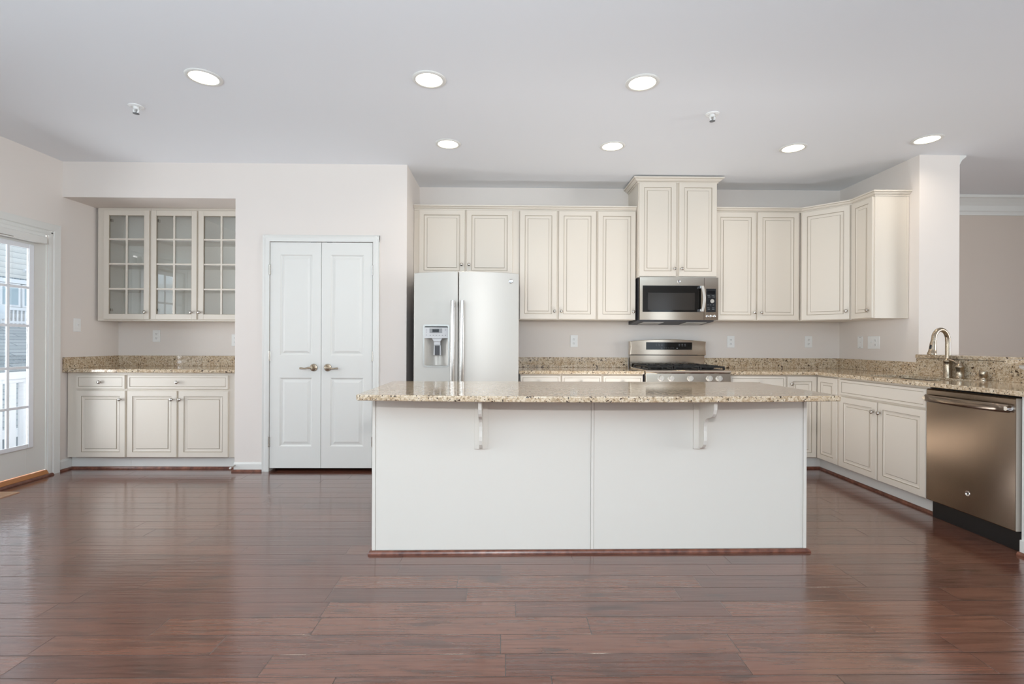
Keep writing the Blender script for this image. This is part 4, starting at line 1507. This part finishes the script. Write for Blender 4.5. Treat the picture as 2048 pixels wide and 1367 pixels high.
# glazed uppers
GFY = 4.787
def glass_cabinet(label, x0, x1, doors, z0=1.352, z1=2.432, wide_left=0):
    r = thing('glass_wall_cabinet', label, 'cabinet', (x0, GFY, 0), 0, 'glass-fronted alcove cabinets')
    w, d = x1 - x0, YB - GFY - 0.001
    t = 0.016
    bm = new_bm()
    box(bm, 0, t, 0.018, d, z0, z1); box(bm, w - t, w, 0.018, d, z0, z1)
    box(bm, t, w - t, 0.018, d, z0, z0 + t); box(bm, t, w - t, 0.018, d, z1 - t, z1)
    box(bm, t, w - t, d - 0.006, d, z0 + t, z1 - t)
    obj('body', bm, 'inner', r)
    bm = new_bm()              # face frame
    xs = [0] + [v for a, b, *_ in doors for v in (a - x0 + 0.012, b - x0 - 0.012)] + [w]
    for a, b in zip(xs[0::2], xs[1::2]):
        box(bm, a, b, 0, 0.018, z0, z1)
    for a, b in zip(xs[1::2], xs[2::2]):
        box(bm, a, b, 0, 0.018, z0, z0 + 0.03); box(bm, a, b, 0, 0.018, z1 - 0.035, z1)
    obj('face_frame', bm, 'cab', r)
    for z in (1.655, 1.893, 2.130):
        bm = new_bm(); box(bm, t + 0.001, w - t - 0.001, 0.03, d - 0.007, z - 0.008, z + 0.008)
        obj('shelf', bm, 'inner', r)
    for a, b, k in doors:
        za, zb = 1.366, 2.405
        W_, H_ = b - a, zb - za
        s = 0.048
        bm = new_bm()
        for q in ((0, s, 0, H_), (W_ - s, W_, 0, H_), (s, W_ - s, 0, s), (s, W_ - s, H_ - s, H_)):
            box(bm, q[0], q[1], -0.020, 0, q[2], q[3])
        dr = obj('door', bm, 'cab', r, loc=(a - x0, 0, za), bevel=0.0025)
        bm = new_bm()          # glazed line along the inner edge of the frame
        for q in ((s, s + 0.003, s, H_ - s), (W_ - s - 0.003, W_ - s, s, H_ - s), (s, W_ - s, s, s + 0.003), (s, W_ - s, H_ - s - 0.003, H_ - s)):
            box(bm, q[0], q[1], -0.0165, -0.003, q[2], q[3])
        obj('glaze_bead', bm, 'glaze', dr)
        bm = new_bm()
        cx = W_ / 2
        box(bm, cx - 0.009, cx + 0.009, -0.017, -0.007, s, H_ - s)
        for z in (1.655 - za, 1.893 - za, 2.130 - za):
            box(bm, s, W_ - s, -0.0165, -0.0075, z - 0.008, z + 0.008)
        obj('muntins', bm, 'cab', dr, bevel=0.002)
        bm = new_bm(); box(bm, s - 0.003, W_ - s + 0.003, -0.0062, -0.0035, s - 0.003, H_ - s + 0.003)
        obj('glass_pane', bm, 'glass', dr)
        knob(dr, k - a, 1.434 - za)
        bm = new_bm()
        hx = 0.006 if k > (a + b) / 2 else W_ - 0.03
        for z in (0.09, H_ - 0.09):
            box(bm, hx + s * 0.6, hx + s * 0.6 + 0.02, 0.002, 0.03, z - 0.012, z + 0.012)
        obj('hinge', bm, 'nickel', dr)
    return r
glass_cabinet('single-door glass cabinet at the left end of the alcove', -3.905, -3.399, [(-3.838, -3.408, -3.437)])
glass_cabinet('double-door glass cabinet at the right of the alcove, running behind the wall edge', -3.398, XA - 0.002, [(-3.389, -2.957, -3.000), (-2.940, -2.508, -2.924)])

# ------------------------------------------------------------------ outlets and switches
def plate(name, label, cat, loc, rotz, w, h, kind, group=None):
    r = thing(name, label, cat, loc, rotz, group)
    bm = new_bm(); box(bm, -w / 2, w / 2, -0.006, -0.0005, -h / 2, h / 2)
    obj('cover_plate', bm, 'plate', r, bevel=0.003)
    cells = [(0, kind)] if isinstance(kind, str) else kind
    for cx, k in cells:
        if k == 'outlet':
            for z in (-0.021, 0.021):
                bm = new_bm(); lathe(bm, [(0.016, 0), (0.016, 0.002), (0.015, 0.003), (0, 0.003)], (cx, -0.0058, z), (0, -1, 0), 20)
                s = obj('socket', bm, 'plate', r)
                bm = new_bm()
                box(bm, cx - 0.0075, cx - 0.005, -0.0094, -0.0086, z - 0.003, z + 0.007)
                box(bm, cx + 0.005, cx + 0.0075, -0.0094, -0.0086, z - 0.003, z + 0.007)
                box(bm, cx - 0.0025, cx + 0.0025, -0.0094, -0.0086, z - 0.011, z - 0.006)
                obj('slots', bm, 'slot', s)
        elif k == 'switch':
            bm = new_bm(); box(bm, cx - 0.0055, cx + 0.0055, -0.008, -0.0058, -0.013, 0.013)
            obj('toggle_surround', bm, 'plate', r)
            bm = new_bm(); prism(bm, [(-0.006, -0.004), (-0.017, 0.006), (-0.017, 0.011), (-0.006, 0.006)], 'X', cx - 0.004, cx + 0.004)
            obj('toggle', bm, 'plate', r)
        elif k == 'blank':
            bm = new_bm(); lathe(bm, [(0.006, 0), (0.005, 0.003), (0, 0.003)], (cx, -0.0058, 0), (0, -1, 0), 14)
            obj('jack', bm, 'plate', r)
        if k in ('blank', 'switch'):
            for z in ((-0.048, 0.048) if k == 'blank' else (-0.03, 0.03)):
                bm = new_bm(); lathe(bm, [(0.004, 0), (0.003, 0.0015), (0, 0.0015)], (cx, -0.0058, z), (0, -1, 0), 12)
                obj('screw', bm, 'slot' if k == 'blank' else 'plate', r)
    return r
G_ = 'white wall outlets'
plate('wall_outlet', 'white outlet on the back wall left of the range', 'outlet', (0.708, YB, 1.176), 0, 0.076, 0.122, 'outlet', G_)
plate('wall_outlet', 'white outlet on the back wall nearest the right side of the range', 'outlet', (2.334, YB, 1.177), 0, 0.076, 0.122, 'outlet', G_)
plate('wall_outlet', 'white outlet on the back wall near the right corner, under the angled cabinet', 'outlet', (3.145, YB, 1.180), 0, 0.076, 0.122, 'outlet', G_)
plate('wall_outlet', 'white outlet in the alcove, fully visible above the granite', 'outlet', (-3.553, YB, 1.209), 0, 0.076, 0.122, 'outlet', G_)
plate('wall_outlet', 'white outlet in the alcove half hidden behind the wall edge', 'outlet', (-2.755, YB, 1.170), 0, 0.076, 0.122, 'outlet', G_)
plate('light_switch', 'white single light switch on the left wall between door and alcove', 'switch', (XL, 4.597, 1.302), math.pi / 2, 0.076, 0.122, 'switch')
plate('wall_jack', 'small white screwed plate on the right wall, next to the wider plate', 'wall plate', (XR, 4.778, 1.176), -math.pi / 2, 0.07, 0.118, 'blank')
plate('switch_plate', 'wide white double plate with switch and outlet on the right wall', 'switch', (XR, 4.603, 1.175), -math.pi / 2, 0.148, 0.122, [(-0.024, 'switch'), (0.026, 'outlet')])

# ------------------------------------------------------------------ ceiling lights and sprinklers
def downlight(label, x, y):
    r = thing('ceiling_light', label, 'ceiling light', (x, y, H), 0, 'recessed ceiling lights')
    bm = new_bm()
    lathe(bm, [(0.080, 0.0005), (0.102, 0.0005), (0.102, 0.003), (0.098, 0.006), (0.086, 0.009), (0.080, 0.007)], (0, 0, 0), (0, 0, -1), 40)
    # open ring: drop the two n-gon caps
    for f in [f for f in bm.faces if len(f.verts) > 4]:
        bm.faces.remove(f)
    obj('trim_ring', bm, 'white', r, smooth=True)
    bm = new_bm(); lathe(bm, [(0.081, 0.001), (0.081, 0.004), (0.06, 0.0055), (0, 0.006)], (0, 0, 0), (0, 0, -1), 40)
    obj('lens', bm, 'lens', r, smooth=True)
    l = bpy.data.lights.new('lamp', 'AREA')
    l.shape = 'DISK'; l.size = 0.15; l.energy = 2.0; l.color = (1.0, 0.88, 0.74)
    l.spread = R(150)
    lo = bpy.data.objects.new('lamp', l); COL.objects.link(lo); lo.parent = r; lo.location = (0, 0, -0.012)
    return r
downlight('recessed ceiling light farthest left, in the front row', -1.822, 3.000)
downlight('middle recessed ceiling light of the front row, left of the island centre', -0.468, 2.996)
downlight('right recessed ceiling light of the front row, above the island', 0.829, 3.003)
downlight('recessed ceiling light in the back row above the refrigerator', -0.466, 3.967)
downlight('recessed ceiling light in the back row near the microwave cabinet', 0.858, 3.978)
downlight('recessed ceiling light in the back row above the right corner', 2.330, 3.980)
downlight('recessed ceiling light beside the right stub wall, above the sink', 3.263, 3.785)

def sprinkler(label, x, y):
    r = thing('fire_sprinkler', label, 'sprinkler', (x, y, H), 0, 'ceiling sprinklers')
    bm = new_bm(); lathe(bm, [(0.046, 0.0005), (0.045, 0.004), (0.030, 0.009), (0.022, 0.004), (0, 0.004)], (0, 0, 0), (0, 0, -1), 28)
    obj('escutcheon', bm, 'plate', r, smooth=True)
    bm = new_bm(); lathe(bm, [(0.017, 0.003), (0.016, 0.020), (0.011, 0.023), (0, 0.023)], (0, 0, 0), (0, 0, -1), 16)
    for s in (-1, 1):
        tube(bm, [(s * 0.012, 0, -0.020), (s * 0.018, 0, -0.028), (s * 0.013, 0, -0.040), (0, 0, -0.048)], 0.0042, 8)
    obj('frame', bm, 'plate', r, smooth=True)
    bm = new_bm(); lathe(bm, [(0.0025, 0.020), (0.0025, 0.046), (0, 0.046)], (0, 0, 0), (0, 0, -1), 10)
    obj('bulb', bm, 'slot', r)
    bm = new_bm(); lathe(bm, [(0.019, 0.049), (0.019, 0.051), (0.004, 0.053), (0, 0.053)], (0, 0, 0), (0, 0, -1), 20)
    obj('deflector', bm, 'mark', r)
sprinkler('fire sprinkler on the ceiling at the left, before the alcove', -2.509, 3.383)
sprinkler('fire sprinkler on the ceiling at the right of the island', 1.428, 3.405)

# ------------------------------------------------------------------ floor register by the door
rgst = thing('floor_register', 'beige metal floor register by the glazed door', 'floor vent', (-3.86, 3.47, 0.0))
bm = new_bm()
box(bm, 0, 0.16, 0, 0.014, 0.0003, 0.006); box(bm, 0, 0.16, 0.336, 0.35, 0.0003, 0.006)
box(bm, 0, 0.014, 0.014, 0.336, 0.0003, 0.006); box(bm, 0.146, 0.16, 0.014, 0.336, 0.0003, 0.006)
obj('frame', bm, 'register', rgst)
bm = new_bm()
for k in range(20):
    box(bm, 0.014, 0.146, 0.020 + k * 0.016, 0.029 + k * 0.016, 0.0008, 0.005)
obj('louvres', bm, 'register', rgst)

# ------------------------------------------------------------------ outside the glazed door
bm = new_bm(); box(bm, -60, XL - 0.3, -40, 60, -3.2, -3.0)
struct(obj('ground', bm, 'ground'))
bm = new_bm(); box(bm, -5.15, XL - 0.145, 1.0, 8.0, -0.2, -0.12)
struct(obj('deck', bm, 'deck'))
rl = thing('deck_railing', 'white railing with square balusters just outside the glazed door', 'railing', (-5.0, 5.16, -0.12))
bm = new_bm(); box(bm, -0.045, 0.045, -3.0, 3.0, 0.885, 0.955); box(bm, -0.02, 0.02, -3.0, 3.0, 0.845, 0.886)
obj('top_rail', bm, 'vinyl', rl, bevel=0.008)
for k in range(-12, 13):
    yk = 0.04 + k * 0.137
    bm = new_bm(); box(bm, -0.028, 0.028, yk - 0.031, yk + 0.031, 0.0, 0.846)
    obj('baluster', bm, 'vinyl', rl)
lowr = thing('outbuilding', 'low grey shingle-roofed building beyond the deck railing', 'building', (-6.5, 6.5, -3.0))
bm = new_bm()
prism(bm, [(0.05, 2.93), (0.05, 3.0), (-3.45, 4.47), (-3.5, 4.47), (-3.5, 4.3)], 'Y', -6, 9)
obj('roof', bm, 'shingle', lowr)
bm = new_bm(); prism(bm, [(0.06, 2.90), (0.14, 2.90), (0.16, 3.0), (0.06, 3.0)], 'Y', -6, 9)
obj('gutter', bm, 'vinyl', lowr)
bm = new_bm(); box(bm, -3.4, -0.1, -5.9, 8.9, 0, 2.88)
obj('wall', bm, 'slate', lowr)
hs = thing('neighbour_house', 'pale lap-sided neighbouring house seen through the glazed door', 'building', (-10.2, 10.4, -3.0))
bm = new_bm(); box(bm, -6, 0, -8, 9, 0, 9.5)
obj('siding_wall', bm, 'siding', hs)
def zz3(v): return 3.0 + 1.1643 + (683.5 - v) / 988 * 10.55
bm = new_bm(); box(bm, 0.0, 0.06, -8, 9, zz3(574), zz3(566))
obj('band_board', bm, 'vinyl', hs)
bm = new_bm()
for k in range(-20, 24):
    box(bm, 0.0, 0.03, k * 0.12 - 0.25, k * 0.12 - 0.17, zz3(573), zz3(569) + 0.06)
obj('band_blocks', bm, 'slate', hs)  # row of small slate-grey blocks along the pale band
wf = None
for yy in (-0.34, 0.12):
    bm = new_bm()
    box(bm, 0, 0.05, yy, yy + 0.42, zz3(620), zz3(575))
    wf = obj('window_frame', bm, 'vinyl', hs)
    bm = new_bm(); box(bm, 0.05, 0.056, yy + 0.05, yy + 0.37, zz3(616), zz3(579))
    obj('pane', bm, 'winglass', wf)
bm = new_bm(); box(bm, 0, 0.06, 0.30, 0.42, zz3(515), zz3(485) + 0.6)
wf = obj('window_frame', bm, 'vinyl', hs)
bm = new_bm(); box(bm, 0.0, 0.04, 0.18, 0.24, zz3(550), zz3(543))
tube(bm, [(0.04, 0.21, zz3(547)), (0.12, 0.21, zz3(546))], 0.03, 10)
obj('wall_lamp', bm, 'vinyl', hs)
br_ = thing('balcony_railing', 'white balcony railing in front of the neighbouring house', 'railing', (-10.06, 10.4, zz3(655) - 3.0))
bm = new_bm(); box(bm, -0.03, 0.03, -2, 2, 0.30, 0.36); box(bm, -0.02, 0.02, -2, 2, 0.03, 0.08)
obj('rails', bm, 'vinyl', br_)
for k in range(-12, 13):
    bm = new_bm(); box(bm, -0.015, 0.015, k * 0.085 - 0.017, k * 0.085 + 0.017, 0.0, 0.31)
    obj('baluster', bm, 'vinyl', br_)
bm = new_bm(); box(bm, -0.11, 0.04, -3, 3, -0.06, 0.0)
obj('balcony_floor', bm, 'vinyl', br_)
dh = thing('satellite_dish', 'pale round dish low at the left edge of the door glass', 'dish', (-9.80, 9.69, 1.45))
bm = new_bm(); lathe(bm, [(0.0, 0.02), (0.08, 0.012), (0.15, -0.02), (0.155, -0.018), (0.08, 0.02), (0, 0.03)], (0, 0, 0.26), (0.8, -0.6, 0.3), 28)
obj('reflector', bm, 'dish', dh, smooth=True)
bm = new_bm(); tube(bm, [(-0.02, 0.02, 0.0), (-0.02, 0.02, 0.25)], 0.02, 10)
obj('mast', bm, 'slate', dh)
